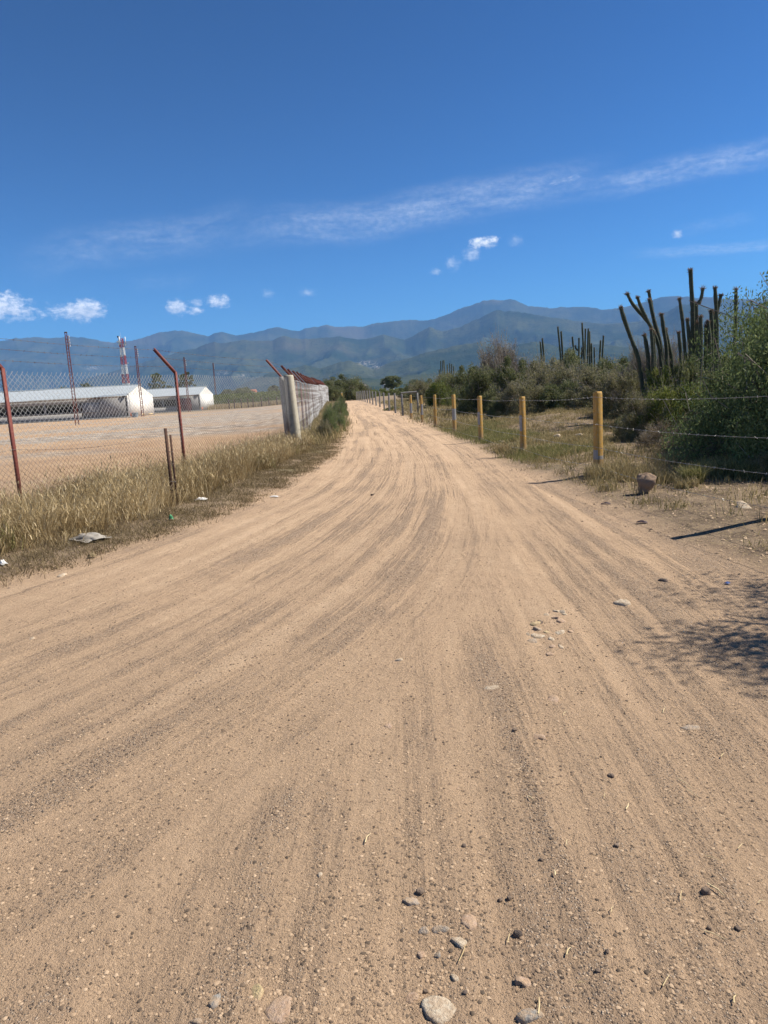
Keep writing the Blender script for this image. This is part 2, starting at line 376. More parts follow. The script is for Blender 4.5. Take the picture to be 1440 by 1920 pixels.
# ------------------------------------------------------------------ mountains
def prof(pts):
    a = [];
    for p in pts:
        r = ray(*p); a.append((atan2(r[0], r[1]), r[2]/np.hypot(r[0], r[1])))
    a.sort(); return np.array(a)
L1 = prof([(-500, 660), (-260, 640), (-120, 655), (0, 640), (30, 634), (60, 632), (95, 634), (130, 631), (160, 633), (180, 637), (200, 642), (228, 641), (255, 637), (280, 629), (300, 622), (320, 621), (340, 619), (365, 625), (390, 630), (405, 623), (418, 622), (440, 629), (465, 625), (490, 621), (512, 614), (525, 614), (545, 619), (560, 620), (575, 615), (595, 613), (612, 609), (630, 613), (660, 611), (680, 612), (700, 606), (730, 603), (760, 600), (800, 601), (815, 598), (840, 588), (860, 580), (880, 573), (905, 564), (925, 562), (945, 562), (960, 561), (975, 567), (990, 573), (1030, 578), (1050, 576), (1080, 575), (1110, 576), (1130, 581), (1160, 578), (1200, 568), (1240, 557), (1275, 555), (1310, 558), (1340, 557), (1375, 560), (1400, 560), (1440, 562), (1600, 540), (1800, 575), (2100, 600)])
L2 = prof([(-300, 800), (0, 780), (120, 730), (160, 710), (230, 690), (290, 672), (319, 664), (345, 657), (362, 654), (385, 645), (401, 639), (412, 642), (428, 641), (440, 638), (452, 636), (480, 638), (510, 637), (520, 632), (533, 628), (545, 632), (572, 634), (600, 632), (640, 630), (670, 636), (700, 631), (720, 626), (740, 632), (759, 636), (785, 622), (805, 612), (830, 620), (861, 612), (880, 603), (892, 598), (910, 590), (922, 584), (931, 580), (950, 582), (971, 583), (1002, 589), (1040, 594), (1075, 600), (1136, 606), (1197, 602), (1242, 588), (1275, 570), (1310, 572), (1350, 580), (1440, 590), (1700, 600)])
L3 = prof([(-100, 800), (380, 760), (450, 722), (500, 700), (540, 690), (575, 684), (600, 690), (640, 678), (655, 676), (675, 682), (700, 692), (730, 680), (760, 672), (800, 660), (850, 648), (900, 640), (950, 652), (1000, 640), (1060, 650), (1130, 645), (1200, 652), (1300, 640), (1440, 650), (1700, 650)])
L4 = prof([(-100, 800), (480, 745), (560, 725), (620, 712), (655, 700), (680, 708), (720, 712), (760, 704), (820, 700), (900, 690), (1000, 696), (1200, 690), (1440, 690)])
ta = np.linspace(-1.05, 1.05, 1050); tr = np.concatenate([np.geomspace(1900, 12600, 330)])
TA, TR = np.meshgrid(ta, tr); H = np.full(TA.shape, -3.)
xw, yw = TR*np.sin(TA), TR*np.cos(TA)
def ridged(x, y, o, s):
    t = 0; a = 1; n = 0
    for k in range(o): t = t+a*(1-np.abs(2*vn(x*2**k+k*13.7, y*2**k, s+k)-1))**1.6; n += a; a *= .52
    return t/n
wx = 700*(fbm(xw/1500, yw/1500, 3, 80)-.5); wy = 900*(fbm(xw/1500+40, yw/1500, 3, 84)-.5)
for i, (L, Rk, Wd, amp) in enumerate(((L4, 3200, 1100, .75), (L3, 4700, 1700, .95), (L2, 7400, 3000, .95), (L1, 11300, 4200, .85))):
    e = np.interp(TA, L[:, 0], L[:, 1])
    jag = (fbm(TA*180, TA*0, 4, 90+i)-.5)*.0022
    kk = np.exp(-np.linspace(-2.2, 2.2, 61)**2); kk /= kk.sum(); es = np.convolve(np.pad(e[0], 30, 'edge'), kk, 'valid')[None]+0*e
    top = (es+(e-es)*np.exp(-((TR-Rk)/(.10*Rk))**2))*Rk+EYE
    t = np.clip((TR-(Rk-Wd))/Wd, 0, 1); back = np.clip((TR-Rk)/(Wd*.8), 0, 1)
    rg = ridged((xw+wx)/(400+140*i), (yw+wy)/(700+240*i), 6, 100+7*i)
    prf = t**1.25
    sh = prf-amp*(1-rg)*t*(1-t)*1.9
    hh = (top+jag*Rk*np.exp(-((TR-Rk)/(.05*Rk))**2))*np.where(TR <= Rk, sh, (1-back)**1.3-.5*(1-rg)*back*(1-back))
    H = np.maximum(H, np.where((TR > Rk-Wd) & (TR < Rk+Wd*.8), hh, -3))
H += (fbm(xw/60, yw/60, 3, 140)-.5)*9*sst(5, 60, H)
M = MB(); nA, nR = len(ta), len(tr); ii = np.arange(nA*nR).reshape(nR, nA)
M.add(np.stack([xw, yw, H], -1).reshape(-1, 3), np.stack([ii[:-1, :-1], ii[:-1, 1:], ii[1:, 1:], ii[1:, :-1]], -1).reshape(-1, 4))
h = mat('mountain_scrub'); P = h.geo()
n1 = h.noise(P, .0022, 6, .62); n2 = h.noise(P, .03, 5, .7); n3 = h.noise(P, .0009, 4, .5)
sl = h.new('ShaderNodeSeparateXYZ'); h.l.new(h.new('ShaderNodeNewGeometry').outputs['Normal'], sl.inputs[0])
col = h.mix(h.ss(.38, .62, n1), (.026, .040, .018), (.068, .075, .034))
col = h.mix(h.m('MULTIPLY', h.ss(.5, .62, n2), .6), col, (.014, .024, .011))
col = h.mix(h.m('MULTIPLY', h.ss(.60, .74, n3), .5), col, (.12, .095, .06))
col = h.mix(h.m('MULTIPLY', h.attr('tone'), h.ss(.5, .56, h.noise(P, .045, 4, .8))), col, (.42, .38, .33))
b = N.bump(h, h.m('ADD', n2, h.m('MULTIPLY', h.noise(P, .09, 3, .6), .5)), 10, .8)
mtn = princ(h, col, 1, normal=b, spec=0)
me = M.mesh('mountains', mtn, smooth=True)
PX = [(686, 681, .013, .003), (705, 688, .009, .0035), (418, 699, .010, .002), (455, 704, .010, .0018), (175, 690, .010, .002)]
tone = np.zeros(TA.shape); EL = (H-EYE)/TR
for px, py, sx_, sy_ in PX:
    r = ray(px, py); a0 = atan2(r[0], r[1]); e0 = r[2]/np.hypot(r[0], r[1])
    tone += np.exp(-(((TA-a0)/sx_)**2+((EL-e0)/sy_)**2)*1.3)
me.attributes['tone'].data.foreach_set('value', np.clip(tone, 0, 1).astype(np.float32).ravel())
tag(link('mountains', me), kind='structure')

# haze
h = mat('haze'); pv = h.new('ShaderNodeVolumePrincipled'); pv.inputs['Color'].default_value = (.24, .50, 1.0, 1)
pv.inputs['Density'].default_value = 6.0e-5; pv.inputs['Anisotropy'].default_value = 0.0
h.l.new(pv.outputs[0], h.out.inputs[1])
hz = MB().box((0, 0, 800), (33000, 33000, 1610)).build('haze', h.mat); tag(hz, kind='stuff')

# ------------------------------------------------------------------ materials for things
def tone_mat(name, cols, rough=.9, transl=.0, spec=.2, nscale=None, namp=.25):
    h = mat(name); t = h.attr('tone')
    oi = h.new('ShaderNodeObjectInfo').outputs['Random']
    r = h.new('ShaderNodeValToRGB'); h.put(r.inputs[0], h.m('ADD', t, h.m('MULTIPLY', h.m('SUBTRACT', oi, .5), .22)))
    e = r.color_ramp.elements
    while len(e) < len(cols): e.new(.5)
    for i, c in enumerate(cols): e[i].position = i/(len(cols)-1); e[i].color = (*c, 1)
    c = r.outputs[0]
    if nscale: c = h.mix(h.m('MULTIPLY', h.ss(.35, .7, h.noise(h.obj(), nscale, 4, .65)), namp), c, tuple(v*.45 for v in cols[0]))
    b = h.new('ShaderNodeBsdfPrincipled'); h.l.new(c, b.inputs['Base Color']); b.inputs['Roughness'].default_value = rough
    b.inputs['Specular IOR Level'].default_value = spec
    if transl:
        tr_ = h.new('ShaderNodeBsdfTranslucent'); h.l.new(c, tr_.inputs[0]); mx = h.new('ShaderNodeMixShader'); mx.inputs[0].default_value = transl
        h.l.new(b.outputs[0], mx.inputs[1]); h.l.new(tr_.outputs[0], mx.inputs[2]); h.l.new(mx.outputs[0], h.out.inputs[0])
    else: h.l.new(b.outputs[0], h.out.inputs[0])
    return h.mat
M_ = {}
M_['leaf_dark'] = tone_mat('leaf_dusty_green', [(.06, .075, .028), (.135, .155, .062), (.22, .23, .105), (.32, .30, .17)], .7, .4)
M_['leaf_olive'] = tone_mat('leaf_olive', [(.095, .095, .045), (.19, .185, .09), (.28, .26, .145), (.38, .33, .21)], .8, .4)
M_['leaf_yellow'] = tone_mat('leaf_yellow_green', [(.07, .10, .02), (.14, .17, .035), (.22, .24, .06), (.28, .27, .10)], .7, .35)
M_['leaf_mesq'] = tone_mat('leaf_mesquite', [(.075, .105, .04), (.14, .19, .07), (.22, .27, .11), (.32, .35, .18)], .65, .42)
M_['leaf_brown'] = tone_mat('leaf_dry_brown', [(.11, .085, .045), (.21, .16, .085), (.31, .24, .14), (.42, .35, .22)], .9, .35)
M_['twig'] = tone_mat('twig_grey', [(.12, .10, .08), (.24, .205, .17), (.36, .32, .27)], .95)
M_['bark'] = tone_mat('bark_brown', [(.07, .05, .035), (.12, .09, .065)], .95, nscale=9)
M_['grass_dry'] = tone_mat('grass_dry', [(.13, .095, .045), (.32, .235, .115), (.52, .40, .215), (.72, .60, .38)], .8, .3)
M_['grass_low'] = tone_mat('grass_low', [(.16, .145, .06), (.31, .25, .12), (.45, .355, .195), (.60, .49, .31)], .85, .3)
M_['grass_green'] = tone_mat('grass_green', [(.11, .12, .04), (.21, .21, .075), (.34, .30, .13), (.48, .41, .23)], .8, .35)
M_['cactus'] = tone_mat('cactus_skin', [(.048, .062, .042), (.085, .10, .066), (.14, .145, .10)], .75, nscale=14, namp=.5)
M_['cactus_tip'] = tone_mat('cactus_wool', [(.16, .10, .07), (.30, .22, .16)], 1)
M_['straw'] = tone_mat('straw', [(.50, .38, .20), (.68, .56, .33)], .7)

def paint(name, base, worn, rust=None, amt=.5, rough=.6, scale=14, bump=.003, metal=0):
    h = mat(name); P = h.obj(); n = h.noise(P, scale, 6, .7); c = h.mix(h.m('MULTIPLY', h.ss(.48, .66, n), amt), base, worn)
    c = h.mix(h.m('MULTIPLY', h.ss(.4, .7, h.noise(P, 2.2, 4, .6)), .3), c, tuple(v*.72 for v in base))
    if rust: c = h.mix(h.ss(.62, .67, h.noise(P, scale*1.7, 5, .75)), c, rust)
    return princ(h, c, rough, metal, h.bump(n, bump, .8))
def dusty(name, base, worn, amt=.55):
    h = mat(name); P = h.obj(); g = h.geo(); n = h.noise(g, 30, 6, .7); n2 = h.noise(g, 120, 4, .7)
    c = h.mix(h.ss(.4, .6, h.noise(g, 45, 4, .6)), base, worn); c = h.mix(h.m('MULTIPLY', h.ss(.42, .56, n), amt), c, (.50, .36, .24))
    c = h.mix(h.m('MULTIPLY', h.ss(.5, .68, n2), .35), c, (.22, .16, .115)); return princ(h, c, .95, 0, h.bump(h.m('ADD', n, n2), .006, 1), .15)
def post_paint(name, base, worn):
    h = mat(name); P = h.obj(); sp = h.new('ShaderNodeSeparateXYZ'); h.l.new(P, sp.inputs[0]); g = h.geo(); n = h.noise(g, 16, 6, .7)
    c = h.mix(h.m('MULTIPLY', h.ss(.42, .66, n), .55), base, worn); c = h.mix(h.ss(.60, .63, h.noise(g, 26, 5, .75)), c, (.33, .30, .26))
    c = h.mix(h.m('MULTIPLY', h.ss(.45, .7, h.noise(h.comb(h.m('MULTIPLY', sp.outputs[0], 30), h.m('MULTIPLY', sp.outputs[1], 30), h.m('MULTIPLY', sp.outputs[2], 2)), 1, 4, .6)), .5), c, tuple(v*.6 for v in base))
    c = h.mix(h.m('MULTIPLY', h.ss(.38, .02, h.m('ADD', sp.outputs[2], h.m('MULTIPLY', h.m('SUBTRACT', n, .5), .5))), .75), c, (.30, .21, .14))
    return princ(h, c, .75, 0, h.bump(n, .006, 1))
M_['yellow'] = post_paint('post_paint_yellow', (.50, .285, .065), (.43, .31, .14))
M_['band'] = post_paint('post_paint_white', (.33, .33, .33), (.26, .25, .23))
M_['grey_conc'] = paint('concrete_grey', (.25, .24, .225), (.17, .16, .145), None, .5, .9)
M_['cream_conc'] = paint('concrete_cream', (.37, .34, .265), (.22, .20, .16), (.14, .13, .11), .6, .9, 6)
M_['red_steel'] = paint('steel_red_oxide', (.17, .045, .035), (.28, .13, .09), (.12, .055, .03), .6, .7, 26)
M_['rust'] = paint('rusty_steel', (.075, .04, .028), (.16, .085, .05), (.22, .12, .07), .6, .85, 30)
M_['tower_red'] = paint('tower_red', (.42, .045, .035), (.50, .12, .10), None, .4)
M_['tower_white'] = paint('tower_white', (.78, .78, .76), (.6, .6, .58), None, .4)
M_['white_paint'] = paint('wall_white', (.74, .72, .66), (.58, .54, .46), None, .5, .85, 1.2)
M_['wall_grey_shade'] = paint('wall_grey_shade', (.27, .26, .25), (.20, .19, .18), None, .5, .9, 1.4)  # shade of the barns' long side put into the wall colour
M_['door_red'] = paint('door_maroon', (.20, .06, .06), (.26, .12, .10), None, .5, .7, 3)
M_['shade_in'] = paint('interior_shade', (.022, .021, .02), (.035, .033, .03), None, .4, .95, 1)  # near black colour stands in for the shade indoors
M_['roof'] = paint('roof_sheet', (.42, .46, .475), (.33, .365, .38), (.36, .34, .30), .5, .5, .8)
M_['terracotta'] = paint('roof_clay', (.42, .17, .10), (.34, .15, .10), None, .5, .9, 2)
M_['plastic_blue'] = paint('tub_blue_grey', (.25, .32, .36), (.35, .38, .38), None, .5, .6, 5)
M_['ceramic'] = paint('insulator_pale', (.55, .53, .50), (.4, .38, .36), None, .4, .3, 30)
M_['soil_rock'] = paint('rock_brown', (.25, .175, .12), (.34, .26, .19), (.15, .10, .075), .7, .95, 7, .02)
M_['stone_pale'] = dusty('stone_pale', (.56, .49, .38), (.44, .35, .25), .35)
M_['stone_grey'] = dusty('stone_grey', (.30, .285, .26), (.36, .28, .20))
M_['stone_pink'] = dusty('stone_pink', (.44, .32, .24), (.40, .27, .18))
M_['stone_yellow'] = dusty('stone_yellow', (.60, .48, .25), (.45, .35, .2))
M_['stone_dark'] = dusty('stone_dark', (.085, .068, .06), (.17, .13, .105), .25)
M_['litter_white'] = paint('litter_white', (.72, .71, .68), (.5, .46, .4), None, .5, .6, 20)
M_['litter_grey'] = paint('litter_grey', (.30, .275, .24), (.17, .15, .125), None, .6, .9, 12, .01)
M_['litter_dark'] = paint('litter_dark', (.06, .04, .045), (.14, .07, .07), None, .5, .6, 20)
M_['litter_green'] = paint('litter_green', (.05, .22, .09), (.15, .28, .14), None, .5, .4, 20)
M_['litter_blue'] = paint('litter_blue', (.08, .16, .42), (.2, .24, .4), None, .5, .5, 20)
h = mat('galvanised_wire'); P = h.geo(); sp = h.new('ShaderNodeSeparateXYZ'); h.l.new(P, sp.inputs[0])
rz = h.m('ADD', sp.outputs[2], h.m('MULTIPLY', h.noise(P, 1.1, 4, .6), 1.1))
M_['mesh_wire'] = princ(h, h.mix(h.ss(1.15, 1.75, rz), (.10, .055, .035), (.40, .40, .39)), .55, .15)
h = mat('galvanised_wire_pale'); P = h.geo()
sp = h.new('ShaderNodeSeparateXYZ'); h.l.new(P, sp.inputs[0]); nz = h.noise(h.comb(h.m('MULTIPLY', sp.outputs[1], .05), 0, h.m('MULTIPLY', sp.outputs[2], 8)), 1, 4, .6)
M_['mesh_pale'] = princ(h, h.mix(h.ss(.42, .58, nz), (.56, .56, .55), (.30, .28, .26)), .55, .1)
h = mat('barbed_wire'); P = h.geo()
M_['barb'] = princ(h, h.mix(h.ss(.4, .65, h.noise(P, 1.7, 3, .6)), (.22, .20, .18), (.10, .06, .045)), .6, .3)
h = mat('barbed_wire_bright')
M_['barb_bright'] = princ(h, (.40, .39, .37), .45, .5)

# ------------------------------------------------------------------ vegetation
def leaf_quads(mb, C, L, Wd, tone, up=.3):
    n = len(C); d = R.normal(size=(n, 3)); d[:, 2] = d[:, 2]*.8+up; d /= np.linalg.norm(d, axis=1)[:, None]
    o = R.normal(size=(n, 3)); w = np.cross(d, o); w /= np.linalg.norm(w, axis=1)[:, None]+1e-9
    L = (L*R.uniform(.6, 1.4, n))[:, None]; Wd = (Wd*R.uniform(.6, 1.3, n))[:, None]
    V = np.stack([C-d*L/2, C+w*Wd/2, C+d*L/2, C-w*Wd/2], 1).reshape(-1, 3)
    mb.add(V, np.arange(n)[:, None]*4+np.arange(4)[None], np.repeat(tone, 4))
def grow_branches(mb, n, rx, rz, r0, trunk=None, z0=0, sub=3, seed=0, spread=1.0, tone=.5):
    rg = np.random.default_rng(seed); ends = []
    for i in range(n):
        a = rg.uniform(0, 2*pi); rad = rx*rg.uniform(.35, .95)*spread; top = rz*rg.uniform(.5, .95)*sqrt(max(.15, 1-(rad/rx/1.1)**2))
        p0 = np.array([rg.normal()*.08*rx, rg.normal()*.08*rx, z0]) if trunk is None else np.array([0, 0, z0])
        p3 = np.array([cos(a)*rad, sin(a)*rad, max(top, z0+.15*rz)])
        p1 = p0+(p3-p0)*.35+np.array([0, 0, rz*.13])+rg.normal(size=3)*.05*rx; p2 = p0+(p3-p0)*.7+rg.normal(size=3)*.08*rx+np.array([0, 0, rz*.06])
        pts = np.array([p0, p1, p2, p3]); mb.tube(pts, [r0, r0*.7, r0*.45, r0*.16], 5, tone=rg.uniform(.2, .9), cap=False)
        ends.append(p3)
        for k in range(sub):
            t = rg.uniform(.35, 1); q = pts[1]+(p3-pts[1])*t; d = rg.normal(size=3)*np.array([1, 1, .7])+np.array([0, 0, .3]); d /= np.linalg.norm(d); e = q+d*rx*rg.uniform(.2, .42)
            mb.tube([q, (q+e)/2+rg.normal(size=3)*.04*rx, e], [r0*.35, r0*.22, r0*.08], 4, tone=rg.uniform(.2, .9), cap=False); ends.append(e)
    return np.array(ends)
def bush_proto(seed, nleaf, leaf, lw, nclump=70, twigs=0, flat=.92, shell=.55, droop=0):
    """unit bush: radius 1, height 1 (z 0..1); returns foliage and branch builders"""
    rg = np.random.default_rng(seed)
    fo = MB(); br = MB(); grow_branches(br, 11, .92, .95, .022, seed=seed, sub=4)
    a = rg.uniform(0, 2*pi, nclump); ct = rg.uniform(0, 1, nclump); ph = np.arccos(ct)
    rad = rg.uniform(shell, 1, nclump)**.6
    lob = 1+.22*np.sin(a*2+seed)+.15*np.sin(a*5+seed*2)+.16*rg.normal(size=nclump)
    C = np.stack([np.cos(a)*np.sin(ph)*rad*lob, np.sin(a)*np.sin(ph)*rad*lob, np.abs(np.cos(ph))*rad*(flat)*(.82+.2*lob)], 1)
    C[:, 2] = np.clip(C[:, 2], .05, 1.15)
    m = rg.integers(0, nclump, nleaf); sz = rg.uniform(.12, .25, nclump)
    g = rg.normal(size=(nleaf, 3)); g /= np.linalg.norm(g, axis=1)[:, None]; g *= (rg.uniform(0, 1, nleaf)**.45)[:, None]
    Pp = C[m]+g*sz[m][:, None]*np.array([1.15, 1.15, .8]); Pp[:, 2] = np.abs(Pp[:, 2])
    tn = np.clip(.42+.16*rg.normal(size=nclump)[m]+.2*rg.normal(size=nleaf), 0, 1)
    leaf_quads(fo, Pp, leaf, lw, tn, .25)
    # stray shoots breaking the outline
    k = rg.integers(0, nclump, 60+twigs); base = C[k]; d = base-np.array([0, 0, .25]); d /= np.linalg.norm(d, axis=1)[:, None]; d += rg.normal(size=d.shape)*.35; d[:, 2] += .3
    ln = rg.uniform(.1, .32, len(k))[:, None]; E_ = base+d*ln
    br.segs(base, E_, .0024, rg.uniform(.3, 1, len(k)))
    for q in range(5):
        leaf_quads(fo, base+d*ln*R.uniform(.3, 1, (len(k), 1))+R.normal(size=base.shape)*.012, leaf*.9, lw*.9, np.clip(.55+.2*rg.normal(size=len(k)), 0, 1), .3)
    if twigs:
        n = twigs*14; k = rg.integers(0, nclump, n); b0 = C[k]+rg.normal(size=(n, 3))*.1; d = rg.normal(size=(n, 3)); d[:, 2] = abs(d[:, 2]); d /= np.linalg.norm(d, axis=1)[:, None]
        br.segs(b0, b0+d*rg.uniform(.08, .22, n)[:, None], .0028, rg.uniform(.2, 1, n))
    return fo, br
protos = {}
def protomesh(kind):
    if kind in protos: return protos[kind]
    spec = {  # seed, leaves, leaf length, width, clumps, twigs, material
        'dark0': (1, 27000, .045, .025, 80, 10, 'leaf_dark'), 'dark1': (2, 27000, .042, .025, 70, 10, 'leaf_dark'), 'dark2': (3, 27000, .048, .025, 95, 20, 'leaf_dark'),
        'olive0': (4, 22000, .046, .021, 85, 60, 'leaf_olive'), 'olive1': (5, 22000, .046, .021, 75, 60, 'leaf_olive'),
        'twig0': (6, 8000, .040, .016, 90, 520, 'leaf_olive'), 'twig1': (7, 7000, .040, .016, 90, 520, 'leaf_brown'),
        'yellow0': (8, 17000, .055, .028, 70, 40, 'leaf_yellow'), 'yellow1': (9, 16000, .055, .028, 80, 50, 'leaf_yellow'),
        'brown0': (10, 9000, .055, .014, 70, 140, 'leaf_brown'), 'brown1': (12, 9000, .055, .014, 90, 140, 'leaf_brown'),
        'mesq0': (13, 110000, .027, .009, 210, 10, 'leaf_mesq'), 'mesq1': (14, 45000, .034, .009, 150, 20, 'leaf_mesq')}[kind]
    fo, br = bush_proto(*spec[:6])
    protos[kind] = (fo.mesh('foliage', M_[spec[6]]), br.mesh('branches', M_['twig']))
    return protos[kind]
def bush(x, y, rx, hgt, kind, label, group=None, cat='bush', name='bush', rz=None, ry=None, zoff=0):
    fo, br = protomesh(kind); z = zg(x, y)-.04+zoff
    t = thing(name, (x, y, z), label, cat, group, rz if rz is not None else random.uniform(0, 6))
    for nm, me in (('foliage', fo), ('branches', br)): tag(link(nm, me, t, sc=(rx, ry or rx, hgt)), kind='stuff' if nm == 'branches' else None)
    return t
def bush_px(px, d, top, hw, kind, label, group=None, **k):
    p = at(px, top, d); x = p[0]; rx = hw*d/FPX; z = zg(x, d); hh = max(.3, p[2]-z)*(1.1 if group and 'hedge behind' in group else 1)
    return bush(x, d, rx, hh/1.02, kind, label, group, **k)

def tree(x, y, hgt, crown_r, crown_z0, trunk_r, label, seed, mt='leaf_dark', nleaf=9000, leaf=.16, name='tree', group=None, flat=1.0, clumps=60):
    rg = np.random.default_rng(seed); z = zg(x, y)
    t = thing(name, (x, y, z-.05), label, 'tree', group)
    tb = MB(); zc = crown_z0+.25*(hgt-crown_z0)
    lean = rg.normal(size=2)*.04*hgt
    tb.tube([(0, 0, 0), (lean[0]*.4, lean[1]*.4, zc*.4), (lean[0], lean[1], zc)], [trunk_r*1.25, trunk_r, trunk_r*.7], 9)
    for i in range(9):
        a = rg.uniform(0, 2*pi); e = np.array([lean[0]+cos(a)*crown_r*.7, lean[1]+sin(a)*crown_r*.7, crown_z0+(hgt-crown_z0)*rg.uniform(.3, .8)])
        s0 = np.array([lean[0]*.7, lean[1]*.7, zc*rg.uniform(.55, 1)]); m_ = (s0+e)/2+np.array([0, 0, .08*hgt])
        tb.tube([s0, m_, e], [trunk_r*.5, trunk_r*.3, trunk_r*.1], 5, cap=False)
    tb.build('trunk', M_['bark'], t)
    n = clumps; a = rg.uniform(0, 2*pi, n); u_ = rg.uniform(-.75, 1, n); rr_ = np.sqrt(1-u_**2)*rg.uniform(.55, 1, n)*(1+.15*np.sin(3*a+seed)); hh = (hgt-crown_z0)/2
    C = np.stack([lean[0]+np.cos(a)*rr_*crown_r*.86, lean[1]+np.sin(a)*rr_*crown_r*.86, crown_z0+hh+u_*hh*.88*flat], 1)
    m = rg.integers(0, n, nleaf); g = rg.normal(size=(nleaf, 3)); g /= np.linalg.norm(g, axis=1)[:, None]; g *= (rg.uniform(0, 1, nleaf)**.45)[:, None]
    sz = rg.uniform(.14, .3, n)[m][:, None]*crown_r
    fo = MB(); leaf_quads(fo, C[m]+g*sz*np.array([1, 1, .7]), leaf, leaf*.5, np.clip(.4+.15*rg.normal(size=n)[m]+.2*rg.normal(size=nleaf), 0, 1), .2)
    fo.build('crown', M_[mt], t)
    return t

def blades(x, y, hgt, wid, lean, tone, zoff=0, bd=None):
    """grass blades as bent three-point strips"""
    n = len(x); z = zfull(x, y)-.01+zoff; a = R.uniform(0, 2*pi, n); b = R.uniform(0, 2*pi, n) if bd is None else bd
    w = np.stack([np.cos(a), np.sin(a), 0*a], 1)*np.reshape(wid, (-1, 1)); P0 = np.stack([x, y, z], 1)
    dr = np.stack([np.cos(b), np.sin(b), 0*b], 1); ln = (lean*R.uniform(.2, 1, n)*hgt)[:, None]; H_ = hgt[:, None]*np.array([0, 0, 1])
    P1 = P0+dr*ln*.3+H_*.55; P2 = P0+dr*ln+H_*np.sqrt(np.clip(1-(ln/np.maximum(hgt[:, None], .01))**2*.5, .2, 1))
    V = np.stack([P0-w, P0+w, P1+w*.8, P1-w*.8, P2], 1).reshape(-1, 3); i = np.arange(n)[:, None]*5
    m = MB(); m.add(V, i+np.array([[0, 1, 2, 3]]), np.repeat(tone, 5)); m.f[3].append(i+np.array([[3, 2, 4]])); m.mi[3].append(np.zeros(n, int))
    return m
def join(*ms):
    o = MB()
    for m in ms:
        for k in (3, 4):
            for f, mi in zip(m.f[k], m.mi[k]): o.f[k].append(f+o.n); o.mi[k].append(mi)
        o.v += m.v; o.t += m.t; o.n += m.n
    return o
def scatter(n, x0, x1, y0, y1, keep, clump=None, cr=.12):
    out = []
    tot_ = 0
    while tot_ < n:
        x = R.uniform(x0, x1, n); y = R.uniform(y0, y1, n); k = keep(x, y) > R.uniform(0, 1, n)
        out.append(np.stack([x[k], y[k]], 1)); tot_ += k.sum()
        if k.sum() == 0: break
    P = np.concatenate(out)[:n]
    if clump:
        c = P[:max(1, n//clump)]; P = c[R.integers(0, len(c), n)]+R.normal(size=(n, 2))*cr
    return P[:, 0], P[:, 1]

# ------------------------------------------------------------------ barbed wire helper
def barbed(mb, pts, r=.0022, pitch=.14, barb=.014, br=.0016, sag=0):
    pts = np.asarray(pts, float)
    if sag:
        out = []
        for a, b in zip(pts[:-1], pts[1:]):
            for t in np.arange(0, 1, .125): q = a+(b-a)*t; q = q-np.array([0, 0, sag*4*t*(1-t)]); out.append(q)
        pts = np.array(out+[pts[-1]])
    mb.segs(pts[:-1], pts[1:], r)
    A = []; B = []
    for a, b in zip(pts[:-1], pts[1:]):
        L = np.linalg.norm(b-a); n = max(1, int(L/pitch))
        for i in range(n):
            q = a+(b-a)*(i+.5)/n; d = R.normal(size=3); d /= np.linalg.norm(d); A += [q-d*barb]; B += [q+d*barb]
            d2 = R.normal(size=3); d2 /= np.linalg.norm(d2); A += [q-d2*barb]; B += [q+d2*barb]
    mb.segs(A, B, br)

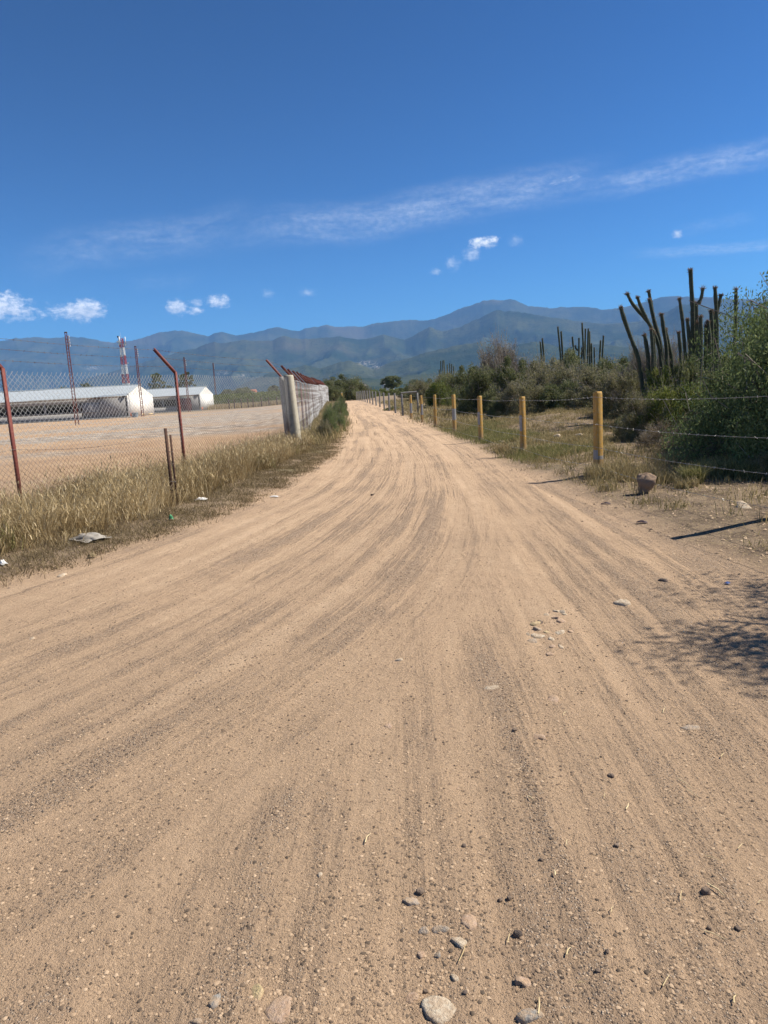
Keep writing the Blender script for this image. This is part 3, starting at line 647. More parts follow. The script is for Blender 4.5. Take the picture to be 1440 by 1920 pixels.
# ------------------------------------------------------------------ right fence: painted concrete posts
posts = [(3.92, 6.95), (3.48, 11.33), (3.13, 15.56), (2.85, 20.1), (2.6, 24.7), (2.3, 29.2), (2.03, 33.6), (1.73, 38.0), (1.43, 42.4)]
while posts[-1][1] < 103: posts.append((posts[-1][0]-.32, posts[-1][1]+4.4))
fence = thing('barbed_wire_fence', (3.48, 11.33, 0), 'barbed wire fence on yellow and white concrete posts along the right edge of the road', 'fence')
fl = np.array(fence.location)
def post_top(i, x, y): return zg(x, y)+(1.27 if i < 9 else 1.22)
def conc_post(i, x, y):
    z0 = zg(x, y); H_ = 1.27+random.uniform(-.03, .03); w = .102; m = MB(); rot = .42+random.uniform(-.15, .15)
    lx, ly = random.uniform(-.012, .012), random.uniform(-.012, .012)
    if i == 1: w, rot, H_ = .112, .38, 1.29
    V = []
    for z, s in ((-.15, 1.0), (H_-.03, .93), (H_, .80)):
        for a, b in ((-1, -1), (1, -1), (1, 1), (-1, 1)):
            # chamfered corners
            for da, db in (((0, .07), (.07, 0)) if (a, b) in ((-1, -1), (1, 1)) else ((.07, 0), (0, .07))):
                V.append(((a-a*da)*w/2*s+lx*z, (b-b*db)*w/2*s+ly*z, z))
    V = np.array(V); c, s_ = cos(rot), sin(rot); V = V @ np.array([[c, s_, 0], [-s_, c, 0], [0, 0, 1]])
    F = [(k*8+j, k*8+(j+1) % 8, (k+1)*8+(j+1) % 8, (k+1)*8+j) for k in range(2) for j in range(8)]
    m.add(V, F, R.uniform(.3, .7)); m.f[4].append(np.array([[16, 17, 18, 19], [16, 19, 20, 23], [20, 21, 22, 23]])); m.mi[4].append(np.zeros(3, int))
    yl = i < 8
    o = m.build('post', M_['yellow'] if yl else M_['grey_conc'], fence, loc=(x-fl[0], y-fl[1], z0-fl[2]))
    bands = {1: (.22, .37), 2: (.50, .84), 3: (.46, .82), 4: (.42, .80), 6: (.35, .85), 7: (.3, .82)}
    if i in bands:
        z_a, z_b = bands[i]; bm = MB(); VV = []
        for z in (z_a, z_b):
            s = 1-.07*(z+.15)/(H_+.12)+.03
            ring = V[:8]/1.0; VV.append(np.stack([(ring[:, 0]+lx*.15)*s+lx*z, (ring[:, 1]+ly*.15)*s+ly*z, np.full(8, z)], 1))
        VV = np.concatenate(VV); bm.add(VV, [(j, (j+1) % 8, 8+(j+1) % 8, 8+j) for j in range(8)])
        bm.build('paint_band', M_['band'], o)
    if 6 <= i <= 12:
        pass
    o['label'] = ['worn yellow concrete post nearest the camera', 'tall yellow concrete post with a worn pale patch low down'][i] if i < 2 else ('yellow concrete post with a white band' if yl else 'bare grey concrete post')
    return o
for i, (x, y) in enumerate(posts): conc_post(i, x, y)
posts_all = [(4.3, 2.6)]+posts
conc_post(20, 4.3, 2.6)
for j, zz in enumerate((1.19, .80, .44, .06)):
    m = MB(); pts = []
    for i, (x, y) in enumerate(posts_all):
        zt = zg(x, y); pts.append((x-.075-fl[0], y-fl[1]-.02, zt+zz+(.05 if j == 3 else 0)+random.uniform(-.02, .02)))
    barbed(m, pts[:7], .0028, .16, .017, .002, sag=.035 if j < 3 else .05); 
    P_ = np.array(pts[6:]); m.segs(P_[:-1], P_[1:], .003)
    o = m.build('barbed_wire', M_['barb_bright'], fence)

# cross rail frame beside the far grey posts
t = thing('rail_frame', (posts[8][0], posts[8][1], zg(*posts[8])), 'grey wooden rail joining two posts far along the road fence', 'rail')
m = MB(); x1, y1 = .95, 46.2; m.tube([(-.05, .1, 1.33), (.9, .1, 1.35)], .045, 8); m.build('rail', M_['grey_conc'], t)
m = MB(); m.box((.92, .1, .62), (.1, .1, 1.34)); m.build('post', M_['grey_conc'], t)

# ------------------------------------------------------------------ left fence: chain link on red angle posts
FA, FC = np.array([-5.15, 10.0]), np.array([-2.62, 21.8]); fd = (FC-FA)/np.linalg.norm(FC-FA); fn = np.array([-fd[1], fd[0]])
sdv = np.array([-.055, 1.0]); sdv /= np.linalg.norm(sdv); sn = np.array([-sdv[1], sdv[0]])
lf = thing('chain_link_fence', (*FA, 0), 'rusty chain link fence on red angled posts in front of the dirt yard', 'fence')
sf = thing('chain_link_fence', (*FC, 0), 'pale chain link fence running along the road behind the concrete corner post', 'fence')
def chain(mb, p0, dr, L, h0, h1, D, vh, r, wob=0):
    n = int(L/(D/2)); rows = int((h1-h0)/(vh/2)); A = []; B = []
    k = np.arange(n)[:, None]; j = np.arange(rows+1)[None, :]
    par = (j+k) % 2; s = (k+par)*(D/2); z = h0+j*(vh/2)+0*k
    s = s+R.normal(size=s.shape)*D*.03
    bow = wob*(fbm(s*.35, z*.8, 2, 200)-.5)+(wob*.35*(fbm(s*.12, z*5, 2, 210)-.5))
    nrm_ = np.array([-dr[1], dr[0]]); off = np.where(par == 1, r, -r)+bow
    gx = p0[0]+dr[0]*s+nrm_[0]*off; gy = p0[1]+dr[1]*s+nrm_[1]*off
    g0 = zlow(gx.ravel(), gy.ravel()).reshape(gx.shape); Pn = np.stack([gx, gy, z+g0], -1)
    mb.segs(Pn[:, :-1].reshape(-1, 3), Pn[:, 1:].reshape(-1, 3), r)
    # loose wire ends along the top
    tp = Pn[:, -1]; mb.segs(tp, tp+np.stack([dr[0]*D*.3*np.ones(n), dr[1]*D*.3*np.ones(n), np.full(n, vh*.45)], 1), r)
def tosub(mb, o): v = np.array(o.location); mb.v = [q-v for q in mb.v]; return mb
m = MB(); chain(m, FA-fd*7, fd, 7+np.linalg.norm(FC-FA)-.12, .03, 2.06, .105, .085, .0024, .10); o = tosub(m, lf).build('wire_mesh', M_['mesh_wire'], lf); o['kind'] = 'stuff'
def angle_post(parent, p, nrm2, H_, arm=(.42, .48), lean=(0, 0), wd=.062):
    g = zg(*p); L = np.array(parent.location); a = atan2(nrm2[1], nrm2[0]); m = MB()
    def Lbar(P0, P1):
        d = (P1-P0); d /= np.linalg.norm(d); s = np.array([cos(a+pi/2), sin(a+pi/2), 0]); q = np.cross(d, s)
        for (e1, e2) in ((s*wd/2, q*.005), (s*.005, q*wd/2)):
            c0 = (q*(wd/2) if e2 is not q and np.allclose(e1, s*wd/2) else -s*(wd/2-.005))
            V = [P+c0+x_*e1+y_*e2 for P in (P0, P1) for x_, y_ in ((-1, -1), (1, -1), (1, 1), (-1, 1))]
            m.add(V, [(0, 3, 2, 1), (4, 5, 6, 7), (0, 1, 5, 4), (1, 2, 6, 5), (2, 3, 7, 6), (3, 0, 4, 7)])
    B0 = np.array([p[0], p[1], g-.2])-L; B1 = np.array([p[0]+lean[0], p[1]+lean[1], g+H_])-L
    Lbar(B0, B1); o = m.build('post', M_['red_steel'], parent)
    m = MB(); E1 = B1+np.array([nrm2[0]*arm[0], nrm2[1]*arm[0], arm[1]])
    Lbar(B1-np.array([0, 0, .02]), E1); m.build('arm', M_['red_steel'], o)
    return B1, E1
tips = []
for q, hh in ((-4.9, 2.1), (0, 2.1), (4.93, 2.12)):
    p = FA+fd*q; tips.append(angle_post(lf, p, fn, hh))
# corner post
g = zg(*FC); rt = .16
def lean_post(name, dx, dy, w, dp, hh, lx, m_, rot):
    V = []
    for z, sc_ in ((-.2, 1.04), (hh-.05, .97), (hh, .86)):
        for a, b in ((-1, -1), (1, -1), (1, 1), (-1, 1)):
            q = np.array([a*w/2*sc_, b*dp/2*sc_]); c, s_ = cos(rot), sin(rot); q = np.array([q[0]*c-q[1]*s_, q[0]*s_+q[1]*c]); V.append((FC[0]-FA[0]+dx+q[0]+lx*(z/hh), FC[1]-FA[1]+dy+q[1], g+z))
    F_ = [(k*4+i, k*4+(i+1) % 4, (k+1)*4+(i+1) % 4, (k+1)*4+i) for k in range(2) for i in range(4)]+[(8, 9, 10, 11)]
    return MB().add(V, F_).build(name, M_[m_], lf)
lean_post('corner_post', .08, -.1, .23, .24, 2.15, -.10, 'cream_conc', -.42)
lean_post('buttress', -.17, .03, .12, .2, 2.12, -.08, 'grey_conc', -.2)
B1 = np.array([FC[0]-.12, FC[1]+.05, g+2.1])-np.array([*FA, 0]); E1 = B1+np.array([sn[0]*.46+fn[0]*.1, sn[1]*.46+.1, .54])
m = MB(); m.tube([B1-np.array([0, 0, .15]), E1], .034, 4); m.build('arm', M_['red_steel'], lf); tips.append((B1, E1))
for j, f in enumerate((.98, .62, .25)):
    m = MB(); barbed(m, [b+(e-b)*f for b, e in tips], .0026, .13, .017, .0022, sag=.03); m.build('barbed_wire', M_['barb'], lf)
m = MB(); pts = [FA-fd*4.9, FA, FA+fd*3, FA+fd*4.9, FA+fd*7.6, FA+fd*9.2, FC-fd*.15]
barbed(m, [(p[0]-FA[0]+.04, p[1]-FA[1]-.03, zg(*p)+z_) for p, z_ in zip(pts, (.98, .98, .86, 1.02, .88, .85, 1.15))], .0028, .14, .018, .0022, sag=.05)
m.build('barbed_wire', M_['barb'], lf)
# side fence
LS = 86.
m = MB(); chain(m, FC+np.array([.10, .12]), sdv, 12, .05, 2.02, .17, .12, .0015, .10); chain(m, FC+np.array([.10, .12])+sdv*12, sdv, 18, .05, 2.02, .17, .12, .0022, .10); chain(m, FC+np.array([.10, .12])+sdv*30, sdv, LS-30, .05, 2.0, .28, .16, .004, .12)
o = tosub(m, sf).build('wire_mesh', M_['mesh_pale'], sf); o['kind'] = 'stuff'
tps = [(tips[-1][0]+np.array([*FA, 0])-np.array([*FC, 0]), tips[-1][1]+np.array([*FA, 0])-np.array([*FC, 0]))]
for q in np.arange(3.1, LS+.1, 3.1):
    p = FC+sdv*q; tps.append(angle_post(sf, p, sn, 2.05+random.uniform(-.03, .03), (.46, .54), wd=.07))
for f in (.98, .62, .25):
    m = MB(); P_ = [b+(e-b)*f for b, e in tps]; barbed(m, P_[:9], .003, .16, .017, .002); P_ = np.array(P_[8:]); m.segs(P_[:-1], P_[1:], .004); m.build('barbed_wire', M_['barb'], sf)
# horizontal tension wires
for zz in (.05, .7, 1.35, 2.0):
    m = MB(); P_ = np.array([(*(FC+sdv*q+np.array([.12, 0])-FC), zg(*(FC+sdv*q))+zz) for q in np.arange(.2, LS, 3.1)]); m.segs(P_[:-1], P_[1:], .005); m.build('tension_wire', M_['mesh_pale'], sf)
# short rusty double post
sp_ = at(318, 880, 10.6); sx0, sy0 = sp_[0], 10.6
gp = at(313, 803, sy0)[2]; z0 = zg(sx0, sy0)
t = thing('stub_post', (sx0, sy0, z0), 'short rusty double steel post standing in the dry grass before the fence', 'post')
m = MB(); m.box((0, 0, (gp-z0)/2-.1), (.045, .03, gp-z0+.2), .3); m.build('post', M_['rust'], t)
m = MB(); m.box((.052, .04, (gp-z0-.1)/2-.1), (.03, .05, gp-z0+.1), .3); m.build('post', M_['rust'], t)
for z in (.35, .62, .8):
    m = MB(); m.tube([(.05*cos(a)+.02, .045*sin(a)+.015, z+.01*sin(3*a)) for a in np.linspace(0, 2*pi, 9)], .004, 4, cap=False); m.build('wire_tie', M_['barb'], t)

# ------------------------------------------------------------------ red lattice poles in the yard
def lattice_pole(px, base_y, top_px, top_y, label, w0=.30):
    r = ray(px, base_y); d = -EYE/r[2]*r[1]; b = at(px, base_y, d); tp = at(top_px, top_y, d); Hh = tp[2]
    t = thing('electric_pole', (b[0], d, 0), label, 'pole', 'red steel lattice poles in the yard', rz=.5)
    w1 = w0*.55
    def cw(z): return (w0+(w1-w0)*z/Hh)/2
    for a, c in ((-1, -1), (1, -1), (1, 1), (-1, 1)):
        m = MB(); m.tube([(a*cw(0), c*cw(0), -.1), (a*cw(Hh), c*cw(Hh), Hh)], .03, 4); m.build('chord', M_['red_steel'], t)
    A = []; B = []; z = .1; k = 0
    while z < Hh-.3:
        for f in range(4):
            a0, c0 = ((-1, -1), (1, -1), (1, 1), (-1, 1))[f]; a1, c1 = ((1, -1), (1, 1), (-1, 1), (-1, -1))[f]
            if k % 2: a0, c0, a1, c1 = a1, c1, a0, c0
            A.append((a0*cw(z), c0*cw(z), z)); B.append((a1*cw(z+.3), c1*cw(z+.3), z+.3))
        z += .3; k += 1
    MB().segs(A, B, .014).build('lattice', M_['red_steel'], t)
    MB().box((0, 0, Hh+.03), (w1+.08, w1+.08, .1)).build('cap', M_['rust'], t)
    for i in range(4):
        z = Hh-.35-i*.28; m = MB(); m.tube([(cw(z), 0, z), (cw(z)+.14, 0, z)], .018, 6); bb = m.build('bracket', M_['rust'], t)
        m = MB(); m.tube([(cw(z)+.14, 0, z-.09), (cw(z)+.14, 0, z-.03), (cw(z)+.14, 0, z+.03), (cw(z)+.14, 0, z+.09)], [.05, .065, .045, .06], 8); m.build('insulator', M_['ceramic'], bb)
    return t
lattice_pole(145, 797, 121, 624, 'tallest red lattice pole with insulators, standing in front of the long barn')
lattice_pole(268, 781, 254, 650, 'red lattice pole in front of the white gable end of the long barn')
lattice_pole(355, 772, 345, 671, 'red lattice pole in front of the far barn, right behind a red fence post')
lattice_pole(407, 764, 396.5, 681, 'smallest and farthest red lattice pole, by the far barn gable')

# ------------------------------------------------------------------ barns
def barn(x0, y0, ang, L, Wd, He, Hr, label, door, open_to, nseg, step=None, fence_=False):
    """x0,y0: near right corner; the long side runs to the left; gable faces right"""
    t = thing('barn', (x0, y0, 0), label, 'barn', rz=ang)
    wt = .2; He_b = He
    # front wall with long opening: lower wall, head band, end panel
    s0 = .9; s1 = He-.72; xo0 = -open_to
    MB().box((-L/2-open_to/2, wt/2, s0/2), (L-open_to, wt, s0)).build('lower_wall', M_['wall_grey_shade'], t)
    MB().box((-L/2-open_to/2, wt/2, (s1+He)/2), (L-open_to, wt, He-s1)).build('head_wall', M_['wall_grey_shade'], t)
    MB().box((-open_to/2-.15, wt/2, He/2), (open_to-.3, wt, He)).build('end_panel', M_['wall_grey_shade'], t)
    for k in range(nseg):
        x = -open_to-(k+.5)*(L-open_to)/nseg
        MB().box((x, wt/2+.01, (s0+s1)/2), (.22, wt*.7, s1-s0)).build('pillar', M_['wall_grey_shade'], t)
    # rolled curtain and sill
    MB().tube([(-open_to-.1, -.09, s0+.1), (-L+.1, -.09, s0+.1)], .07, 8).build('rolled_curtain', M_['grey_conc'], t)
    MB().box((-L/2, -.25, .07), (L+.4, .5, .14)).build('plinth', M_['grey_conc'], t)
    # door
    dr = MB().box((-door[0], -.03, door[2]/2+.05), (door[1], .07, door[2])).build('door', M_[door[3]], t)
    MB().box((-door[0]-door[1]/2-.06, -.02, door[2]/2+.07), (.09, .12, door[2]+.1)).build('frame', M_['rust'], dr)
    # back wall, then floor and inner wall coloured near black for the shade
    MB().box((-L/2, Wd-wt/2, s0/2), (L, wt, s0)).build('back_wall', M_['wall_grey_shade'], t)
    MB().box((-L/2, Wd-wt/2, (s1+He)/2+.1), (L, wt, He-s1-.2)).build('back_wall', M_['wall_grey_shade'], t)
    MB().box((-L/2, Wd/2, .02), (L-.6, Wd-.6, .04)).build('floor', M_['shade_in'], t)
    MB().box((-L/2, Wd*.5, 1.3), (L-1, .12, 2.2)).build('inner_wall', M_['shade_in'], t)
    for xg in (0, -L):
        m = MB(); V = []
        for x in (xg-wt/2, xg+wt/2): V += [(x, 0, 0), (x, Wd, 0), (x, Wd, He), (x, Wd/2, Hr), (x, 0, He)]
        m.add(V, [(0, 1, 2, 4), (5, 9, 7, 6), (0, 5, 6, 1), (1, 6, 7, 2), (2, 7, 8, 3), (3, 8, 9, 4), (4, 9, 5, 0)]); m.add(V, [(4, 2, 3), (9, 8, 7)])
        gw = m.build('gable_wall', M_['white_paint'], t)
        if xg == 0:
            for (ya, yb, za, zb) in ((.15, 1.5, .05, .62), (5.5, 7, .05, .35), (9, 11.6, .05, .30)):
                MB().box((wt/2+.012, (ya+yb)/2, (za+zb)/2), (.02, yb-ya, zb-za)).build('bare_plaster', M_['stone_yellow'] if ya > 1 else M_['terracotta'], gw)
    # roof sheets
    sl = math.hypot(Wd/2+.45, Hr-He+.1); an = math.atan2(Hr-He, Wd/2)
    ns = int(L/3.2); 
    for k in range(ns):
        xx = -L+.0+(k+.5)*L/ns; w_ = L/ns-.03
        dz = .03 if (step and xx > -step) else 0
        for sgn in (1, -1):
            m = MB(); y_e = -.45 if sgn > 0 else Wd+.45; y_r = Wd/2
            nn = 13
            xs = np.linspace(-w_/2, w_/2, nn); zc = .03*(np.arange(nn) % 2)
            ze = He-.45*math.tan(an)+.06; V = [(xx+a, y_e, ze+c+dz) for a, c in zip(xs, zc)]+[(xx+a, y_r-sgn*.02, Hr+.06+c+dz) for a, c in zip(xs, zc)]
            F_ = [(i, i+1, nn+i+1, nn+i) for i in range(nn-1)]; m.add(V, F_)
            V2 = [(a, b, c-.05) for a, b, c in V]; m.add(V2, [(f[3], f[2], f[1], f[0]) for f in F_])
            o = m.build('roof_panel', M_['roof'], t)
    MB().tube([(.3, Wd/2, Hr+.10), (-L-.2, Wd/2, Hr+.10)], .11, 6).build('ridge_cap', M_['roof'], t)
    MB().box((-L/2, -.02, He-.16), (L, .08, .1)).build('eave_beam', M_['rust'], t)
    return t
barn(-34.0, 98, .035, 46, 12.2, 2.95, 4.35, 'long white barn with a sheet roof and dark open side, nearer of the two', (5.0, 2.3, 2.2, 'wall_grey_shade'), 4.2, 9, step=13)
barn(-32.3, 131, .035, 60, 12.2, 2.95, 4.3, 'far white barn with a maroon door, beyond the long barn', (2.6, 2.0, 2.3, 'door_red'), 4.4, 12)
# tub by the gable
b = at(254, 786, 96.6); t = thing('tub', (b[0], 96.6, 0), 'blue grey tub on the ground at the corner of the long barn', 'tub')
m = MB(); m.tube([(0, 0, 0), (0, 0, .55), (0, 0, .6), (0, 0, .58), (0, 0, .12)], [.34, .44, .47, .42, .3], 16); m.build('bowl', M_['plastic_blue'], t)
m = MB(); m.tube([(.46*cos(a), .46*sin(a), .6) for a in np.linspace(0, 2*pi, 17)], .022, 5, cap=False); m.build('rim', M_['plastic_blue'], t)

# ------------------------------------------------------------------ cell tower
def tower():
    d = 235.; b = at(241, 760, d); tp = at(227, 634, d); Hh = tp[2]; t = thing('cell_tower', (b[0], d, 0), 'red and white lattice cell tower with antennas rising behind the long barn', 'tower')
    w0, w1 = 2.1, .95
    def cw(z): return (w0+(w1-w0)*z/Hh)/2
    edges = [0, .16, .30, .44, .60, .78, 1.0]; cols = ['tower_white', 'tower_red', 'tower_white', 'tower_red', 'tower_white', 'tower_red']
    zs = [e*Hh for e in (0, .11, .245, .40, .555, .72, 1)]; cl = ['tower_red', 'tower_white', 'tower_red', 'tower_white', 'tower_red', 'tower_white'][::-1]
    zs = [Hh*f for f in (0, .12, .22, .31, .47, .63, .80, 1)]; cl = ['tower_red', 'tower_white', 'tower_red', 'tower_white', 'tower_red', 'tower_white', 'tower_red']
    # image bands from the top: red 634-652, white 652-665, red 665-683, white 683-700, red 700-717, white 717-
    yb = [634, 651, 666, 683, 701, 718, 732, 745]; zz = [at(228+(y-634)*.13, y, d)[2] for y in yb]; zz[-1] = 0 if zz[-1] > 0 else zz[-1]
    cl = ['tower_red', 'tower_white', 'tower_red', 'tower_white', 'tower_red', 'tower_white', 'tower_red']
    for k in range(len(zz)-1):
        z1, z0 = zz[k], max(0, zz[k+1]) if k < len(zz)-2 else 0
        sec = MB(); A = []; B = []
        for a, c in ((-1, -1), (1, -1), (1, 1), (-1, 1)): sec.tube([(a*cw(z0), c*cw(z0), z0), (a*cw(z1), c*cw(z1), z1)], .085, 5)
        n = max(2, int((z1-z0)/1.1)); hs_ = (z1-z0)/n
        for i in range(n):
            z = z0+i*hs_
            for f in range(4):
                a0, c0 = ((-1, -1), (1, -1), (1, 1), (-1, 1))[f]; a1, c1 = ((1, -1), (1, 1), (-1, 1), (-1, -1))[f]
                A += [(a0*cw(z), c0*cw(z), z), (a1*cw(z), c1*cw(z), z), (a0*cw(z), c0*cw(z), z)]; B += [(a1*cw(z+hs_), c1*cw(z+hs_), z+hs_), (a0*cw(z+hs_), c0*cw(z+hs_), z+hs_), (a1*cw(z), c1*cw(z), z)]
        sec.segs(A, B, .05); sec.build('mast_section', M_[cl[k]], t)
    for i in range(3):
        a = i*2*pi/3+.4; c, s = cos(a), sin(a)
        m = MB(); m.tube([(0, 0, Hh-1.2), (1.15*c, 1.15*s, Hh-1.2)], .05, 5); br_ = m.build('bracket', M_['tower_red'], t)
        MB().box((1.25*c, 1.25*s, Hh-.9), (.22, .34, 2.6), a).build('antenna', M_['tower_white'], br_)
    m = MB(); m.tube([(0, 0, Hh), (0, 0, Hh+1.9)], [.04, .015], 5); m.build('lightning_rod', M_['tower_white'], t)
    for (px, py, r_, sx_) in ((235, 647, .42, 1), (228, 668, .28, -1), (241, 681, .24, 1), (222, 641, .25, -1), (223, 632, .3, -1)):
        z = at(px, py, d)[2]; ox = at(px, py, d)[0]-b[0]
        m = MB(); n = 14; V = [(ox+.1*sx_, -.75, z)]+[(ox+r_*cos(q), -.95, z+r_*sin(q)) for q in np.linspace(0, 2*pi, n, endpoint=False)]+[(ox+r_*.9*cos(q), -.7, z+r_*.9*sin(q)) for q in np.linspace(0, 2*pi, n, endpoint=False)]
        m.add(V, [(0, 1+(k+1) % n, 1+k) for k in range(n)]); m.add(V, [(1+k, 1+(k+1) % n, 1+n+(k+1) % n, 1+n+k) for k in range(n)]); m.tube([(ox, -.7, z), (ox*.3, 0, z)], .05, 5)
        m.build('dish', M_['tower_white'] if py != 632 else M_['rust'], t)
tower()

# ------------------------------------------------------------------ far houses
def house(px, top, d, w, dep, hh, label, roofm='terracotta', rz=0):
    p = at(px, top, d); x = p[0]; z = zg(x, d); t = thing('house', (x, d, z), label, 'house', rz=rz)
    MB().box((0, 0, hh/2), (w, dep, hh)).build('wall', M_['white_paint'], t)
    m = MB(); e = .4; rh = w*.12+.6
    V = [(-w/2-e, -dep/2-e, hh), (w/2+e, -dep/2-e, hh), (w/2+e, dep/2+e, hh), (-w/2-e, dep/2+e, hh), (-w/2-e, 0, hh+rh), (w/2+e, 0, hh+rh)]
    m.add(V, [(0, 1, 5, 4), (2, 3, 4, 5), (3, 2, 1, 0)]); m.add(V, [(0, 4, 3), (1, 2, 5)]); m.build('roof', M_[roofm], t)
    for k in (-1, 1):
        MB().box((k*w*.25, -dep/2-.02, hh*.55), (w*.14, .08, hh*.35)).build('window', M_['shade_in'], t)
    return t
house(467, 728, 330, 5.5, 6, 4.6, 'low house with a reddish clay roof beyond the crop field')
house(674, 720, 300, 5, 5, 3.2, 'small white house glimpsed right of the tree clump at the road end', 'grey_conc')
house(727, 723, 420, 7, 6, 5.5, 'tiny white house under the dark umbrella tree', 'grey_conc')
# ------------------------------------------------------------------ far field: fence, crop, dry band
t = thing('field_fence', (-25, 133, 0), 'line of dark wooden field posts across the far side of the yard', 'fence')
for px in (430, 440, 453, 465.5, 475, 491, 505, 520, 534):
    b = at(px, 764, 133); MB().box((b[0]+25, 0, .85), (.17, .17, 1.7+.1*random.random()), .2).build('post', M_['rust'], t)
m = MB()
for z in (.5, 1.0, 1.45): m.segs([(-6.5, 0, z)], [(8.2, 0, z)], .012)
m.build('wire', M_['barb'], t)
xs, ys = scatter(26000, -36, -9, 136, 158, lambda x, y: 0*x+1); 
o = blades(xs, ys, R.uniform(.5, 1.1, len(xs)), R.uniform(.02, .04, len(xs)), .5, R.uniform(.2, .9, len(xs))).build('dry_grass', M_['grass_dry']); tag(o, 'band of pale dry grass between the field posts and the green crop', 'grass', kind='stuff')
m = MB(); n = 60000; y = np.floor(R.uniform(0, 16, n))*3.2+160+R.normal(size=n)*.5; x = R.uniform(-62, -8, n); z = R.uniform(0, 1, n)**.7*(2.7+.5*fbm(x*.4, y*.3, 2, 301))
leaf_quads(m, np.stack([x, y, z], 1), .5, .22, np.clip(.45+.2*R.normal(size=n), 0, 1)); o = m.build('crop_field', M_['leaf_yellow']); tag(o, 'rows of green crop growing in the field beyond the yard', 'crop', kind='stuff')

tree_spec = [(295, 240, 697, 17, 'round dark tree left of the red fence post, behind the far barn', 5),
             (350, 236, 695, 17, 'dark tree half hidden behind the upright red fence post', 9),
             (165, 255, 716, 20, 'low dark tree showing just above the long barn roof', 15),
             (110, 262, 724, 24, 'low flat dark tree above the barn roof behind the tallest pole', 17),
             (318, 250, 722, 12, 'small tree filling the gap between two round dark trees', 19),
             (512, 215, 722, 14, 'dark tree beside the concrete corner post, beyond the crop', 21),
             (455, 225, 727, 24, 'low bushy tree beyond the crop rows', 23),
             (425, 240, 730, 16, 'small bushy tree just right of the far barn gable', 25)]
for px, d, top, hw, lb, sd_ in tree_spec:
    p = at(px, top, d); r_ = hw*d/FPX; tree(p[0], d, p[2], r_, p[2]*.12 if hw > 19 else p[2]*.2, .22, lb, sd_, 'leaf_dark', 7000, .36)
p = at(735, 703, 200); tree(p[0], 200, p[2]-.55, 20*200/FPX, 1.4, .3, 'dark umbrella shaped tree standing past the end of the road', 31, 'leaf_dark', 12000, .26, flat=.8)

# ------------------------------------------------------------------ bushes
ends = [(636, 108, 700, 36, 'dark0', 'big dusty green bush closing the view at the end of the road'),
        (608, 104, 708, 26, 'dark2', 'dusty green bush behind the far end of the pale fence'),
        (664, 112, 710, 26, 'olive0', 'olive bush on the right shoulder of the road end clump'),
        (684, 118, 727, 16, 'dark1', 'small dark bush just right of the road end clump'),
        (596, 112, 718, 14, 'olive1', 'low bush peeping over the barbed arms of the pale fence')]
for a in ends: bush_px(*a, group='bushes at the end of the road')
for i, (px, top) in enumerate(((700, 728), (716, 727), (748, 726), (768, 723), (788, 721), (735, 728))):
    bush_px(px, 150+i*3, top, 13, 'yellow0' if i % 2 else 'yellow1', ['first', 'second', 'fourth', 'fifth', 'sixth', 'third'][i]+' pale green bush from the road end in the far hedge', 'pale green hedge bushes beyond the road')
roadside = [(632, 34, 742, 17, 'mesq1', 'feathery green bush against the pale fence, about halfway down'),
            (616, 27.5, 752, 18, 'mesq1', 'feathery green bush against the pale fence, nearest the corner post'),
            (640, 47, 739, 10, 'dark1', 'small green bush against the pale fence, farthest down the road'),
            (606, 24.5, 785, 13, 'olive0', 'thin straggly bush at the foot of the pale fence, by the corner post'),
            (638, 30, 770, 9, 'mesq1', 'low green shoot spilling from the fence bushes towards the road'),
            (640, 62, 741, 6, 'dark2', 'tiny dark bush by the far stretch of the pale fence')]
for a in roadside: bush_px(*a, group='bushes along the pale fence')
